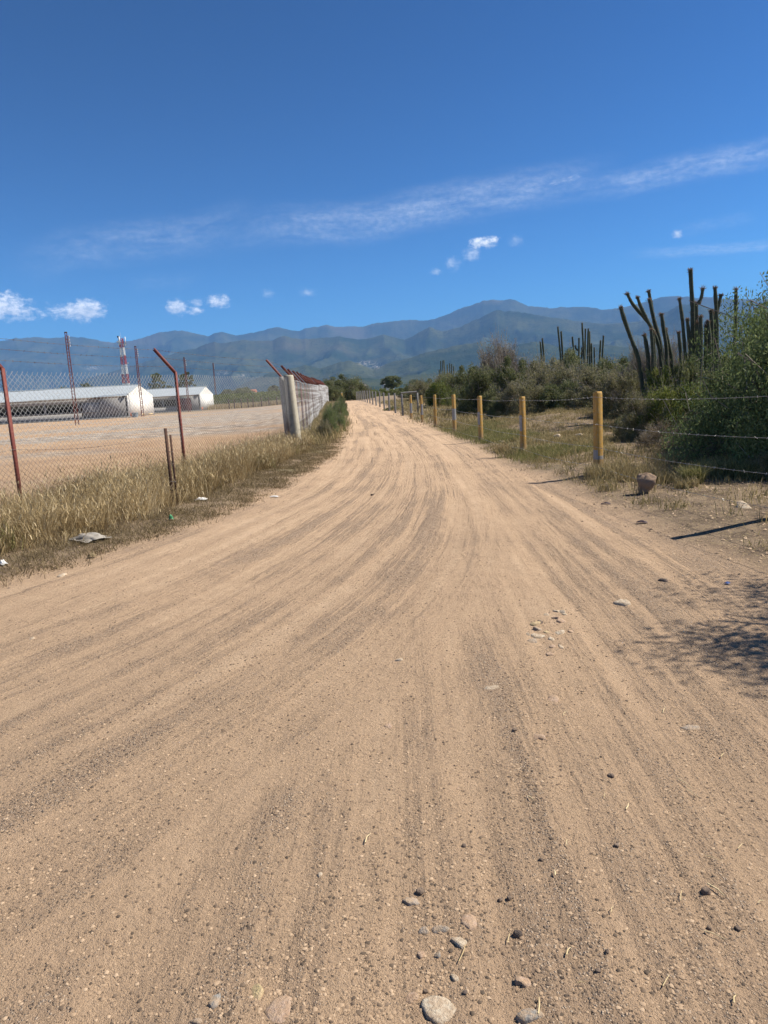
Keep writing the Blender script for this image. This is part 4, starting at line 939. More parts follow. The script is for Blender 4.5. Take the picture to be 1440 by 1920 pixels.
belt = [(778, 88, 714, 20, 'dark1', 'far green bush where the hedge meets the road fence'),
        (806, 74, 712, 24, 'dark0', 'green bush behind the distant small cactus cluster'),
        (786, 66, 716, 16, 'olive0', 'olive bush behind the grey posts'),
        (838, 60, 704, 27, 'olive0', 'olive bush just right of the distant cactus cluster'),
        (822, 50, 712, 20, 'yellow1', 'light green bush behind the band of grey and yellow posts'),
        (868, 52, 690, 26, 'dark0', 'leafy green bush between the distant cactus cluster and the brown topped bush'),
        (905, 42, 676, 28, 'dark2', 'dark bush left of the brown topped bush'),
        (893, 36, 700, 24, 'dark1', 'very dark bush behind the third yellow post'),
        (942, 40, 656, 34, 'twig1', 'brown topped twiggy bush, first peak of the hedge'),
        (956, 35, 674, 34, 'dark0', 'green bush in front of the brown topped bush'),
        (1004, 44, 676, 32, 'olive1', 'olive bush under the pair of thin cactus stems'),
        (1018, 35, 682, 40, 'olive0', 'grey green bush behind the second yellow post'),
        (1062, 38, 664, 36, 'dark1', 'green bush below the middle cactus cluster'),
        (1078, 32, 684, 42, 'olive1', 'grey green bush between the two nearest yellow posts'),
        (1124, 33, 672, 36, 'dark2', 'green bush directly behind the nearest yellow post in view'),
        (1165, 29, 676, 40, 'dark0', 'green bush left of the leaning cactus stem'),
        (1120, 27, 694, 44, 'olive1', 'low olive bush behind the nearest yellow post in view'),
        (1205, 25, 666, 40, 'twig0', 'leafless grey bush at the foot of the leaning cactus'),
        (1255, 25, 662, 40, 'twig1', 'leafless brown grey bush between the two big cacti'),
        (1172, 23, 700, 44, 'olive0', 'grey green bush right of the nearest yellow post in view'),
        (1235, 20, 692, 44, 'yellow0', 'yellow green bush below the two big cacti'),
        (1300, 19.5, 676, 44, 'dark1', 'green bush below the tallest cactus stem'),
        (1280, 16, 712, 50, 'yellow1', 'bright yellow green bush in the hedge left of the mesquite'),
        (1345, 16, 690, 44, 'dark2', 'dark bush in the shade of the mesquite'),
        (1205, 17.5, 762, 34, 'yellow0', 'low yellow green weed bush at the foot of the hedge'),
        (1245, 14.8, 790, 40, 'brown0', 'dry brown weed bush behind the boulder'),
        (1175, 19.5, 776, 22, 'dark1', 'small green shrub right beside the nearest yellow post in view'),
        (1310, 13.2, 776, 44, 'brown1', 'dry brown weeds under the mesquite, left of the rightmost ones'),
        (1375, 12.4, 770, 42, 'olive0', 'olive brown weeds under the mesquite crown'),
        (1425, 10.8, 790, 36, 'yellow1', 'yellow green weeds at the far right under the mesquite'),
        (1150, 52, 684, 60, 'olive0', 'distant olive bush behind the hedge, below the middle cactus cluster'),
        (1400, 24, 640, 70, 'dark0', 'large dark bush behind the mesquite'),
        (1055, 29, 712, 34, 'dark2', 'low green bush behind the gap between the two nearest yellow posts'),
        (985, 30, 716, 34, 'olive0', 'low olive bush behind the second yellow post'),
        (1200, 16.5, 740, 34, 'olive1', 'olive bush just right of the nearest yellow post in view'),
        (1245, 18.5, 722, 40, 'yellow1', 'light green bush in the front of the hedge under the leaning cactus'),
        (1360, 11.6, 812, 40, 'brown1', 'dark dry weeds reaching the wire at the right edge'),
        (1325, 12.0, 830, 30, 'olive1', 'low olive weeds in the mesquite shade above the grass tufts'),
        (1430, 9.6, 850, 34, 'olive0', 'low weeds at the right edge beneath the mesquite'),
        (1285, 13.6, 820, 26, 'brown0', 'small brown weeds between boulder and mesquite'),
        (930, 30.5, 745, 13, 'dark2', 'small dark bush in the grass left of the second yellow post'),
        (735, 52, 765, 9, 'dark0', 'small round green bush at the foot of the grey posts')]
for a in belt: bush_px(a[0], a[1], a[2], a[3]*(1.45 if a[1] > 25 else 1.1), a[4], a[5], group='bushes of the hedge behind the yellow posts')
def mesquite(x, y, rx, ry, hh, kind, label, seed, low=.0):
    fo, br = protomesh(kind); z = zg(x, y); t = thing('mesquite_tree', (x, y, z-.05), label, 'tree', 'mesquite trees')
    tb = MB(); grow_branches(tb, 7, rx*.9, hh*.95, .085, seed=seed, sub=4); tag(tb.build('trunk', M_['bark'], t), kind='stuff')
    link('crown', fo, t, rz=seed, sc=(rx, ry, hh)); 
    tag(link('twigs', br, t, rz=seed, sc=(rx, ry, hh)), kind='stuff'); return t
mesquite(6.9, 10.7, 1.8, 2.0, 3.3, 'mesq0', 'feathery green mesquite tree filling the right edge of the picture', 1)
mesquite(8.2, 12.7, 1.85, 2.0, 3.8, 'mesq0', 'darker mesquite tree just behind the one at the right edge', 2)
tree(6.05, 3.85, 3.9, 2.45, 1.8, .11, 'mesquite tree standing by the fence that throws the branchy shadow over the road', 77, 'leaf_mesq', 36000, .055, name='mesquite_tree', group='mesquite trees', clumps=75)

# ------------------------------------------------------------------ cacti
def cactus(ox, oy, sc, d, stems, label, width, group=None, tip=True, branch_of=()):
    pts0 = at(ox+stems[0][-1][0]/sc, oy+stems[0][-1][1]/sc, d); x0 = np.mean([at(ox+s[-1][0]/sc, 0, d)[0] for s in stems]); z0 = zg(x0, d)
    t = thing('columnar_cactus', (x0, d, z0), label, 'cactus', group)
    for si, st in enumerate(stems):
        rg = np.random.default_rng(si+int(d*7)); dd = d+rg.uniform(-.5, .5)*(1 if d < 30 else 2); w = width*rg.uniform(.88, 1.1)
        P = [at(ox+a/sc, oy+b/sc, dd) for a, b in st]; P = P[::-1]                    # bottom to top
        if si not in branch_of:
            b = P[0]; tq = P[1]-P[0]; tq /= np.linalg.norm(tq); drop = b[2]-zg(b[0], dd)+.1
            if drop > 0: P = [np.array([b[0]-tq[0]*drop*.35, dd, b[2]-drop])]+P
        P = np.array(P); P[:, 1] += np.cumsum(rg.normal(size=len(P))*.03)
        # resample
        sg = np.concatenate([[0], np.cumsum(np.linalg.norm(np.diff(P, axis=0), axis=1))]); n = max(8, int(sg[-1]/.11)); q = np.linspace(0, sg[-1], n)
        Q = np.stack([np.interp(q, sg, P[:, k]) for k in range(3)], 1)
        for _ in range(2): Q[1:-1] = (Q[:-2]+2*Q[1:-1]+Q[2:])/4
        rad = np.full(n, w/2)*(1+.07*np.sin(q*rg.uniform(5, 9)+rg.uniform(0, 6)))*(1+.03*rg.normal(size=n)); rad *= np.clip(1.05-.12*(sg[-1]-q < .2), .7, 1.1)
        for c in range(2):
            k = rg.integers(2, n-2); rad[k] *= .84
        m = MB(); tn = .35+.3*rg.random(); m.tube(Q-np.array([x0, d, z0]), rad, 16 if d < 30 else 10, tone=tn, rib=.2); o = m.build('stem', M_['cactus'], t, smooth=False)
        if d < 30 or tip:
            # spiny wool crown and areole rows
            mt = MB(); top = Q[-1]-np.array([x0, d, z0]); k = 70 if d < 30 else 14; dr = rg.normal(size=(k, 3)); dr[:, 2] = dr[:, 2]*.6+.25; dr /= np.linalg.norm(dr, axis=1)[:, None]
            c0 = top+rg.normal(size=(k, 3))*w*.2+np.array([0, 0, -w*.2]); mt.segs(c0, c0+dr*w*.62*rg.uniform(.6, 1.2, k)[:, None], w*.045, rg.uniform(0, 1, k))
            mt.build('wool_crown', M_['cactus_tip'], o)
        if d < 30:
            T = np.gradient(Q, axis=0); T /= np.linalg.norm(T, axis=1)[:, None]; A = []; B = []
            for _ in range(int(n*14)):
                i = rg.integers(0, n); a = rg.uniform(0, 2*pi); u_ = np.cross(T[i], [0, 1, 0]); u_ /= np.linalg.norm(u_)+1e-9; v_ = np.cross(T[i], u_)
                nn = cos(a)*u_+sin(a)*v_; A.append(Q[i]+nn*rad[i]*.9); B.append(Q[i]+nn*(rad[i]+.012)+T[i]*rg.normal()*.012)
            ms = MB(); ms.segs(np.array(A)-np.array([x0, d, z0]), np.array(B)-np.array([x0, d, z0]), .0022, .6); s_o = ms.build('spines', M_['cactus_tip'], o); s_o['kind'] = 'stuff'
    return t
cactus(1100, 460, 4.235, 21.5, [
    [(270, 488), (282, 545), (330, 670), (420, 900)], [(320, 380), (352, 455), (440, 555), (512, 645), (572, 790)], [(400, 410), (420, 480), (470, 575), (525, 685)],
    [(494, 360), (508, 440), (532, 570), (596, 790)], [(590, 545), (602, 630), (628, 790)], [(464, 705), (486, 870)], [(504, 668), (517, 830)], [(529, 690), (541, 840)], [(618, 665), (668, 890)],
    [(500, 425), (512, 470), (545, 620), (585, 760)]],
    'big cactus with long stems leaning left, leftmost of the two tall ones in the hedge', .108, 'tall columnar cacti in the hedge', branch_of=(2,))
cactus(1100, 460, 4.235, 20.5, [
    [(820, 195), (824, 290), (838, 500), (842, 850)], [(740, 420), (762, 580), (785, 870)], [(720, 690), (740, 900)], [(796, 585), (818, 860)], [(841, 530), (846, 840)],
    [(878, 450), (882, 620), (890, 840)], [(921, 340), (915, 410), (886, 465)], [(909, 560), (916, 770)], [(941, 635), (946, 760)], [(1015, 335), (1022, 460), (1032, 650)], [(1073, 390), (1060, 450), (1034, 540)],
    [(984, 515), (990, 640)], [(968, 600), (976, 740)], [(1175, 345), (1172, 600)], [(880, 610), (888, 820)], [(998, 530), (1002, 650)]],
    'big upright cactus with the tallest stem, beside the mesquite', .108, 'tall columnar cacti in the hedge', branch_of=(6, 10))
cactus(800, 540, 3.273, 46, [[(804, 238), (822, 420)], [(828, 266), (838, 425)]], 'thin pair of tall cactus stems above the hedge, behind the second yellow post', .115, 'distant columnar cacti', tip=True)
cactus(800, 540, 3.273, 46, [[(697, 330), (704, 420)], [(712, 308), (722, 420)]], 'shortest pair of cactus stems, leftmost above the near hedge', .115, 'distant columnar cacti', tip=True)
cactus(800, 540, 3.273, 44, [[(893, 300), (906, 440)], [(930, 308), (933, 440)], [(912, 352), (917, 375), (930, 382)], [(954, 215), (962, 360), (968, 440)], [(975, 250), (972, 440)], [(990, 250), (987, 440)],
    [(1000, 266), (1001, 440)], [(1012, 340), (1013, 440)], [(1028, 365), (1028, 440)], [(955, 365), (953, 440)], [(968, 365), (968, 440)]], 'crowded middle cluster of upright cactus stems above the hedge', .115, 'distant columnar cacti', branch_of=(2,))
cactus(800, 540, 3.273, 42, [[(1069, 322), (1062, 440)], [(1088, 292), (1079, 440)]], 'pair of cactus stems just left of the leaning cactus', .115, 'distant columnar cacti', tip=True)
cactus(800, 540, 3.273, 92, [[(85, 447), (88, 550)], [(98, 445), (100, 550)], [(105, 443), (112, 550)], [(126, 470), (128, 550)], [(141, 462), (142, 550)], [(154, 466), (152, 550)], [(166, 480), (164, 550)], [(77, 500), (79, 550)]],
    'small far cluster of cactus stems at the left end of the hedge', .15, 'distant columnar cacti', tip=False)

# ------------------------------------------------------------------ grass
def on_left(x, y):
    # between the fence line and the road edge
    s_ = (y-10)*.2144-5.15                      # x of the fence at y
    s_ = np.where(y > 21.8, -2.62-.055*(y-21.8), s_)
    e = xl(y)-.62-x; f = x-(s_-.45)
    return e, f
def keepL(x, y):
    e, f = on_left(x, y); return sst(.0, .35, e-.5*fbm(x*1.1, y*1.1, 2, 400)+.1)*sst(0, .5, f)*(y < 24.5)
NC = 1000; cxg, cyg = scatter(NC, -9.5, -1.2, 5.5, 24.5, keepL)
ci = R.integers(0, NC, 62000); csz = R.uniform(.07, .24, NC); chh = (.22+.5*fbm(cxg*.7, cyg*.7, 3, 410))*R.uniform(.45, 1.35, NC); ct = np.clip(.42+.9*(fbm(cxg*.9, cyg*.9, 3, 412)-.5)+R.normal(size=NC)*.13, 0, 1)
off_ = R.normal(size=(62000, 2))*.6; Xg = cxg[ci]+off_[:, 0]*csz[ci]; Yg = cyg[ci]+off_[:, 1]*csz[ci]
e, f = on_left(Xg, Yg); hh = chh[ci]*R.uniform(.5, 1.3, len(Xg))*(.5+.5*sst(-.1, .7, e))*np.where(Yg > 17, .85, 1)
tn = np.clip(ct[ci]+R.normal(size=len(Xg))*.2, 0, 1)
g1 = blades(Xg, Yg, hh, R.uniform(.0016, .0042, len(Xg)), 1.25, tn, bd=np.arctan2(off_[:, 1], off_[:, 0])+R.normal(size=len(Xg))*.9)
# seed heads: short wide pale blades near the tips
k = R.choice(len(Xg), 14000, replace=False)
g2 = blades(Xg[k]+R.normal(size=14000)*.06, Yg[k]+R.normal(size=14000)*.06, R.uniform(.05, .10, 14000), R.uniform(.004, .007, 14000), 1.0, R.uniform(.6, 1, 14000), zoff=hh[k]*R.uniform(.55, .95, 14000))
tag(join(g1, g2).build('dry_grass', M_['grass_dry']), 'tall golden dry grass growing along the foot of the chain link fence', 'grass', kind='stuff')
xs, ys = scatter(2000, -9, -1.2, 6, 24, lambda x, y: keepL(x, y)*(fbm(x*.8, y*.8, 2, 433) > .56), clump=90, cr=.12)
o = blades(xs, ys, R.uniform(.1, .42, len(xs)), R.uniform(.003, .007, len(xs)), .9, np.clip(R.normal(.4, .25, len(xs)), 0, 1)).build('green_weeds', M_['grass_green']); tag(o, 'green weeds growing through the dry grass below the chain link fence', 'weeds', kind='stuff')
# trampled litter in front of it
def keepT(x, y): e = xl(y)-x+.35*(fbm(x*1.7, y*1.7, 3, 420)-.5); return sst(-.25, .1, e)*(1-sst(.9, 1.7, e))*sst(.33, .52, fbm(x*2.5, y*2.5, 3, 422))
xs, ys = scatter(42000, -9, -1, 4.5, 26, keepT, clump=12, cr=.07)
o = blades(xs, ys, R.uniform(.02, .10, len(xs)), R.uniform(.0015, .004, len(xs)), 1.8, np.clip(R.normal(.3, .2, len(xs)), 0, 1)).build('trampled_grass', M_['leaf_brown']); tag(o, 'low trampled brown grass fringing the left edge of the road', 'grass', kind='stuff')
xs, ys = scatter(30000, -9, -1, 4.5, 24, lambda x, y: sst(-.2, .15, xl(y)-x+.3*(fbm(x*1.9, y*1.9, 3, 425)-.5))*(1-sst(.8, 1.5, xl(y)-x))*sst(.4, .6, fbm(x*3, y*3, 3, 426)), clump=20, cr=.08)
o = blades(xs, ys, R.uniform(.01, .07, len(xs)), R.uniform(.002, .005, len(xs)), 2.2, np.clip(R.normal(.35, .25, len(xs)), 0, 1)).build('leaf_litter', M_['leaf_brown']); tag(o, 'brown leaf litter and broken stems between grass and road', 'litter', kind='stuff')
# grass along the pale side fence and the road beyond
def keepS(x, y): e = xl(y)-x+.6*(fbm(x*.9, y*.5, 2, 430)-.5); return sst(-.1, .3, e)*(1-sst(1.6, 2.4, e))
xs, ys = scatter(16000, -9, -1, 22, 80, keepS, clump=25, cr=.2)
o = blades(xs, ys, R.uniform(.15, .5, len(xs)), R.uniform(.005, .012, len(xs)), .9, np.clip(R.normal(.35, .2, len(xs)), 0, 1)).build('roadside_weeds', M_['grass_low']); tag(o, 'mixed dry weeds along the foot of the pale fence', 'weeds', kind='stuff')
# right verge: low grass
def keepR(x, y):
    e = x-xr(y)-.25+.7*(fbm(x*1.1, y*1.1, 3, 440)-.5); return sst(-.1, .35, e)*(.25+.75*sst(.42, .6, fbm(x*.8, y*.8, 3, 442)))*(1-.8*((y < 8)))
xs, ys = scatter(95000, 1, 9, 6, 30, keepR, clump=16, cr=.08)
hh = R.uniform(.03, .13, len(xs))*(1+.9*(fbm(xs*1.1, ys*1.1, 2, 444) > .58)); gr = fbm(xs*.5, ys*.35, 2, 446)
tn = np.clip(R.normal(.42, .2, len(xs)), 0, 1)
o = blades(xs, ys, hh, R.uniform(.003, .006, len(xs)), 1.0, tn).build('low_grass', M_['grass_low']); tag(o, 'low half dry grass on the verge under the yellow posts', 'grass', kind='stuff')
def keepG(x, y): e = x-xr(y)-.1; return sst(0, .4, e)*(1-sst(1.3, 2.2, e))*sst(.45, .6, fbm(x*.6, y*.35, 2, 450))
xs, ys = scatter(15000, 1.8, 6, 14, 27, keepG, clump=30, cr=.14)
o = blades(xs, ys, R.uniform(.05, .18, len(xs)), R.uniform(.003, .006, len(xs)), .8, np.clip(R.normal(.4, .25, len(xs)), 0, 1)).build('green_grass', M_['grass_green']); tag(o, 'fresh green grass at the road edge before the yellow posts', 'grass', kind='stuff')
xs, ys = scatter(40000, -1, 12, 28, 75, keepR, clump=30, cr=.3)
o = blades(xs, ys, R.uniform(.08, .3, len(xs)), R.uniform(.008, .016, len(xs)), 1.0, np.clip(R.normal(.42, .2, len(xs)), 0, 1)).build('far_grass', M_['grass_low']); tag(o, 'dry yellowish grass of the verge further down the road', 'grass', kind='stuff')
# tufts
def tuft(x, y, n, hh, spread, mt, label, seed):
    a = R.uniform(0, 2*pi, n); r_ = spread*np.sqrt(R.uniform(0, 1, n)); xx = x+np.cos(a)*r_; yy = y+np.sin(a)*r_
    m = blades(xx, yy, hh*R.uniform(.4, 1.1, n), R.uniform(.0025, .005, n), .9, np.clip(R.normal(.5, .25, n), 0, 1)); z = zg(x, y); m.v = [v-np.array([x, y, z]) for v in m.v]
    return tag(m.build('grass_tuft', M_[mt], loc=(x, y, z)), label, 'grass tuft', 'grass tufts right of the boulder')
for px, d, n, hh, sp0, mt, lb in ((1298, 9.4, 700, .30, .14, 'grass_green', 'green tipped grass tuft right of the boulder'), (1350, 9.9, 900, .34, .26, 'grass_green', 'wide green grass tuft below the wire at the right'),
                            (1405, 9.6, 800, .32, .26, 'grass_green', 'dark green grass tuft at the right edge under the mesquite'), (1290, 9.2, 400, .16, .14, 'grass_low', 'dry straw coloured tuft at the foot of the green tipped one'),
                            (1140, 11.0, 1300, .26, .36, 'grass_low', 'yellowish grass tuft around the foot of the nearest yellow post in view'), (1240, 9.9, 300, .2, .2, 'grass_low', 'thin dry tuft behind the boulder'),
                            (944, 16.6, 500, .22, .16, 'grass_dry', 'pale straw clump at the foot of the second yellow post'), (1190, 10.6, 900, .22, .4, 'grass_low', 'dry grass patch between post and boulder')):
    p = at(px, 900, d); tuft(p[0], d, n, hh, sp0, mt, lb, 1)

# ------------------------------------------------------------------ stones and litter
def rock(name, x, y, sx_, sy_, sz_, mt, label, cat='stone', group=None, seed=0, sub=10, sink=.35, rz=0, rough=.16):
    rg = np.random.default_rng(seed+5); nu, nv = sub+2, sub; V = []
    ph = rg.uniform(0, 6, 8); f = rg.uniform(1, 3, 8)
    for j in range(nv+1):
        th_ = pi*j/nv
        for i in range(nu):
            a = 2*pi*i/nu; d = np.array([sin(th_)*cos(a), sin(th_)*sin(a), cos(th_)])
            r_ = 1+rough*(sin(d[0]*f[0]*2.2+ph[0])+sin(d[1]*f[1]*2.2+ph[1])+sin(d[2]*f[2]*2+ph[2]))/1.6+rough*.5*(rg.random()-.5)*(0 < j < nv)
            d = np.sign(d)*np.abs(d)**.82
            V.append(d*r_*np.array([sx_, sy_, sz_])/2)
    V = np.array(V); F_ = [(j*nu+i, (j+1)*nu+i, (j+1)*nu+(i+1) % nu, j*nu+(i+1) % nu) for j in range(nv) for i in range(nu)]
    m = MB().add(V, F_, rg.random()); z = zg(x, y); o = m.build(name, M_[mt], loc=(x, y, z+sz_*(.5-sink))); o.rotation_euler[2] = rz
    return tag(o, label, cat, group)
def boulder():
    x, y = 3.46, 9.25; rg = np.random.default_rng(8); nu, nv = 30, 22; V = []
    pr = [(0, .80), (.12, .74), (.3, .80), (.55, 1.0), (.75, .98), (.9, .80), (1, .45)]
    cuts = [(rg.normal(size=3), rg.uniform(.66, .9)) for _ in range(18)]; cuts = [(c/np.linalg.norm(c), q) for c, q in cuts]
    for j in range(nv+1):
        t = j/nv; w = np.interp(t, [p[0] for p in pr], [p[1] for p in pr]) if 0 < j < nv else .02
        for i in range(nu):
            a = 2*pi*i/nu; d = np.array([cos(a)*w, sin(a)*w*.9, 2*t-1])
            for c, q in cuts:
                e = d @ c-q
                if e > 0: d = d-c*e*.85
            nz = fbm(np.array([a*2.2+5]), np.array([t*6]), 4, 600)[0]-.5+(fbm(np.array([a*7]), np.array([t*17]), 2, 610)[0]-.5)*.4
            d = d*(1+.34*nz); V.append(d*np.array([.125, .12, .175])+np.array([(t-.4)*.05, 0, .12]))
    F_ = [(j*nu+i, j*nu+(i+1) % nu, (j+1)*nu+(i+1) % nu, (j+1)*nu+i) for j in range(nv) for i in range(nu)]
    o = MB().add(np.array(V), F_).build('boulder', M_['soil_rock'], loc=(x, y, zg(x, y)), smooth=False); tag(o, 'upright brown boulder on the verge in front of the barbed wire', 'boulder')
boulder()
def gpt(px, py, z=.0):
    r = ray(px, py)
    for _ in range(4): t = (z-EYE)/r[2]; z = zg(r[0]*t, r[1]*t)
    return r[0]*t, r[1]*t
def pxsz(py_d): return py_d/FPX
# patch of pale cobbles showing through the road
cob = [(1003, 1170, 22, 6, 'stone_yellow', 'yellowish flat stone beside the little dark stone in the cobble patch'), (1009, 1180, 20, 5, 'stone_grey', None), (1012, 1167, 12, 7, 'stone_dark', 'little dark stone lying on the cobble patch'),
       (1052, 1148, 14, 5, 'stone_pale', None), (1043, 1146, 12, 5, 'stone_pale', None), (1058, 1152, 12, 4, 'stone_pale', None), (1024, 1153, 12, 4, 'stone_pale', None), (1052, 1164, 16, 9, 'stone_pink', None), (1041, 1158, 12, 8, 'stone_pink', None),
       (1048, 1187, 20, 8, 'stone_pale', None), (1026, 1186, 10, 5, 'stone_yellow', None), (1006, 1194, 22, 9, 'stone_pale', None), (1016, 1193, 12, 5, 'stone_pale', None), (1034, 1198, 12, 6, 'stone_pale', None),
       (997, 1203, 18, 7, 'stone_grey', None), (1036, 1212, 12, 6, 'stone_pink', None), (1052, 1213, 9, 8, 'stone_pale', None), (1071, 1184, 10, 6, 'stone_pink', None), (1031, 1227, 16, 6, 'stone_pink', None), (990, 1190, 8, 4, 'stone_pale', None)]
def flat_stone(px, py, w, hpx, mt, label, group=None, seed=0, thick=.04, sink=.6):
    x, y = gpt(px, py); d = y; sxx = w*d/FPX; dep = min(2.6*sxx, hpx*d*d/(FPX*EYE)); rg = np.random.default_rng(seed+900); n = 13
    a = np.linspace(0, 2*pi, n, endpoint=False)+rg.uniform(-.14, .14, n); o_ = 1+.16*np.sin(2*a+rg.uniform(0, 6))+.12*np.sin(3*a+rg.uniform(0, 6))+.10*rg.normal(size=n)
    up = max(.006, sxx*.30*(1-sink)); tilt = rg.normal(size=2)*.18
    rings = []
    for f, zz in ((1.06, -.03-up), (1.0, up*.15), (.86, up*.72), (.60, up*.97), (.28, up*1.04)):
        ff = f*(o_**(.6+.4*f)); rx_, ry_ = np.cos(a)*ff*sxx/2, np.sin(a)*ff*dep/2
        rings.append(np.stack([rx_, ry_, zz+(tilt[0]*rx_+tilt[1]*ry_)+rg.normal(size=n)*up*.10*(f < 1)], 1))
    V = np.concatenate(rings+[np.array([[0, 0, up*1.02]])]); k = np.arange(n); k1 = (k+1) % n; m = MB()
    F_ = np.concatenate([np.stack([i*n+k, i*n+k1, (i+1)*n+k1, (i+1)*n+k], 1) for i in range(4)]); m.add(V, F_, rg.random()); m.f[3].append(np.stack([4*n+k, 4*n+k1, np.full(n, 5*n)], 1)); m.mi[3].append(np.zeros(n, int))
    o = m.build('stone', M_[mt], loc=(x, y, zg(x, y)), smooth=False); return tag(o, label, 'stone', group)
cl_ = {1: 'grey flat stone under the yellowish one in the cobble patch', 3: 'topmost pale stone at the right of the cobble patch', 4: 'topmost pale stone, just left of its twin, in the cobble patch', 5: 'thin pale stone at the upper right of the cobble patch', 6: 'lone pale stone at the upper left of the cobble patch',
       7: 'dusty pink stone in the upper right of the cobble patch', 8: 'dusty pink stone left of the bigger pink one in the cobble patch', 9: 'brightest pale stone at the right of the cobble patch', 10: 'small yellowish stone in the middle of the cobble patch', 11: 'large pale stone at the lower left of the cobble patch',
       12: 'small pale stone touching the large pale one in the cobble patch', 13: 'pale stone in the lower middle of the cobble patch', 14: 'grey stone at the lower left corner of the cobble patch', 15: 'pinkish stone at the lower middle of the cobble patch', 16: 'upright pale stone at the bottom right of the cobble patch',
       17: 'pinkish stone at the right end of the cobble patch', 18: 'pinkish stone lowest of all in the cobble patch', 19: 'tiny pale stone leftmost in the cobble patch'}
for i, (px, py, w, hp, mt, lb) in enumerate(cob):
    lb = lb or cl_[i]
    flat_stone(px, py, w, hp, mt, lb or 'pale flat stone embedded in the small cobble patch on the road', 'cobbles of the pale patch in the road', i, .04, .45 if mt != 'stone_dark' else .2)
singles = [(1166, 1131, 30, 9, 'stone_pale', 'long pale stone right of and above the cobble patch', .5), (1298, 1365, 34, 13, 'stone_grey', 'flat blue grey stone below the branch shadow', .78), (1037, 1312, 26, 12, 'stone_pink', 'pinkish flat stone below the cobble patch', .78),
           (921, 1290, 28, 7, 'stone_pale', 'pale flat stone left below the cobble patch', .72), (1008, 1382, 24, 14, 'stone_pink', 'pinkish half buried stone near the road middle', .8), (748, 1237, 18, 6, 'stone_pale', 'pale pebble stone in the left wheel tracks', .6),
           (480, 1862, 32, 34, 'stone_yellow', 'bright yellow stone at the bottom of the picture', .5), (403, 1876, 26, 34, 'stone_grey', 'blue grey pointed stone left of the yellow stone', .65), (524, 1896, 66, 62, 'stone_pink', 'large pinkish buried stone right of the yellow stone', .78),
           (368, 1916, 22, 16, 'stone_grey', 'grey stone cut by the bottom edge, left of the others', .6), (773, 1690, 34, 24, 'stone_grey', 'pale grey flat stone below the small dark pebble', .82), (880, 1728, 36, 36, 'stone_pink', 'dusty pink stone at the top of the bottom stone group', .84),
           (824, 1744, 34, 20, 'stone_grey', 'grey blue stone left in the bottom stone group', .78), (795, 1747, 26, 14, 'stone_grey', 'slim grey stone leftmost in the bottom stone group', .72), (861, 1765, 32, 26, 'stone_pale', 'round pale stone in the middle of the bottom stone group', .8),
           (820, 1792, 14, 16, 'stone_grey', 'small blue stone under the round pale one', .7), (790, 1790, 16, 22, 'stone_pink', 'small pinkish stone left under the bottom stone group', .8), (770, 1872, 28, 30, 'stone_pink', 'pink stone left of the big embedded boulder at the bottom', .8),
           (826, 1890, 92, 62, 'stone_pale', 'big pale embedded boulder at the bottom edge', .86), (853, 1834, 18, 16, 'stone_pale', 'small pale stone above the big embedded boulder', .75), (992, 1906, 66, 32, 'stone_grey', 'grey stone with a shaded side at the bottom edge', .45),
           (985, 1842, 40, 22, 'stone_pink', 'pinkish buried stone above the grey bottom stone', .86), (1244, 1089, 16, 5, 'stone_dark', 'dark clod left of the branch shadow', .2), (1395, 952, 20, 10, 'stone_pale', 'pale angular stone on the right verge', .3),
           (600, 1641, 12, 8, 'stone_pale', 'small pale stone in the left tracks near the bottom', .6), (60, 1197, 9, 5, 'stone_pale', 'small pale stone near the left edge of the road', .4), (115, 1079, 20, 5, 'stone_pale', 'flat pale stone by the trampled grass', .6),
           (941, 828, 12, 8, 'stone_pale', 'pale stone at the foot of the second yellow post', .3), (1012, 828, 18, 5, 'stone_pale', 'flat pale stone in the grass behind the second yellow post', .3), (1042, 817, 16, 5, 'stone_pale', 'flat pale stone in the grass left of the nearest yellow post in view', .3),
           (1083, 815, 14, 6, 'stone_pale', 'small pale stone just left of the nearest yellow post in view', .3), (888, 775, 8, 6, 'stone_dark', 'dark clod between the third and fourth yellow posts', .2), (728, 1362, 14, 9, 'stone_pink', 'small pinkish stone in the middle of the tracks', .7)]
for i, (px, py, w, hp, mt, lb, sk) in enumerate(singles): flat_stone(px, py, w, hp, mt, lb, 'stones on and in the road', 50+i, .03, sk)
dark = [(788, 1674, 13, 'dark pebble above the pale grey flat stone'), (1323, 1674, 15, 'dark grey pebble near the right edge'), (971, 1754, 14, 'dark pebble right of the bottom stone group'), (1156, 1587, 8, 'small dark pebble in the lower right of the road'),
        (955, 1686, 9, 'dark pebble, right one of a close pair'), (938, 1689, 8, 'dark pebble, left one of a close pair'), (1138, 1786, 8, 'dark pebble between two straws near the bottom right'), (1121, 1822, 10, 'dark pebble near the bottom right straw'), (872, 1862, 9, 'dark pebble on the upper edge of the embedded boulder'),
        (798, 1860, 8, 'dark pebble on the left of the embedded boulder'), (1384, 1743, 10, 'dark pebble close to the right edge'), (1015, 1613, 7, 'tiny dark pebble below the road middle'), (1145, 1456, 10, 'grey pebble in the lower road'), (965, 1370, 7, 'tiny dark pebble by the pinkish stone'),
        (698, 929, 5, 'reddish clod in the left tracks far up'), (1330, 1742, 9, 'dark pebble beneath the long straw'), (870, 1587, 8, 'brown pebble in the lower middle')]
for i, (px, py, w, lb) in enumerate(dark):
    x, y = gpt(px, py); s0 = w*y/FPX*1.15; rock('pebble', x, y, s0*1.15, s0, s0*.75, 'stone_dark', lb, 'pebble', 'dark pebbles on the road', 90+i, 8, .2, random.random()*3, .15)
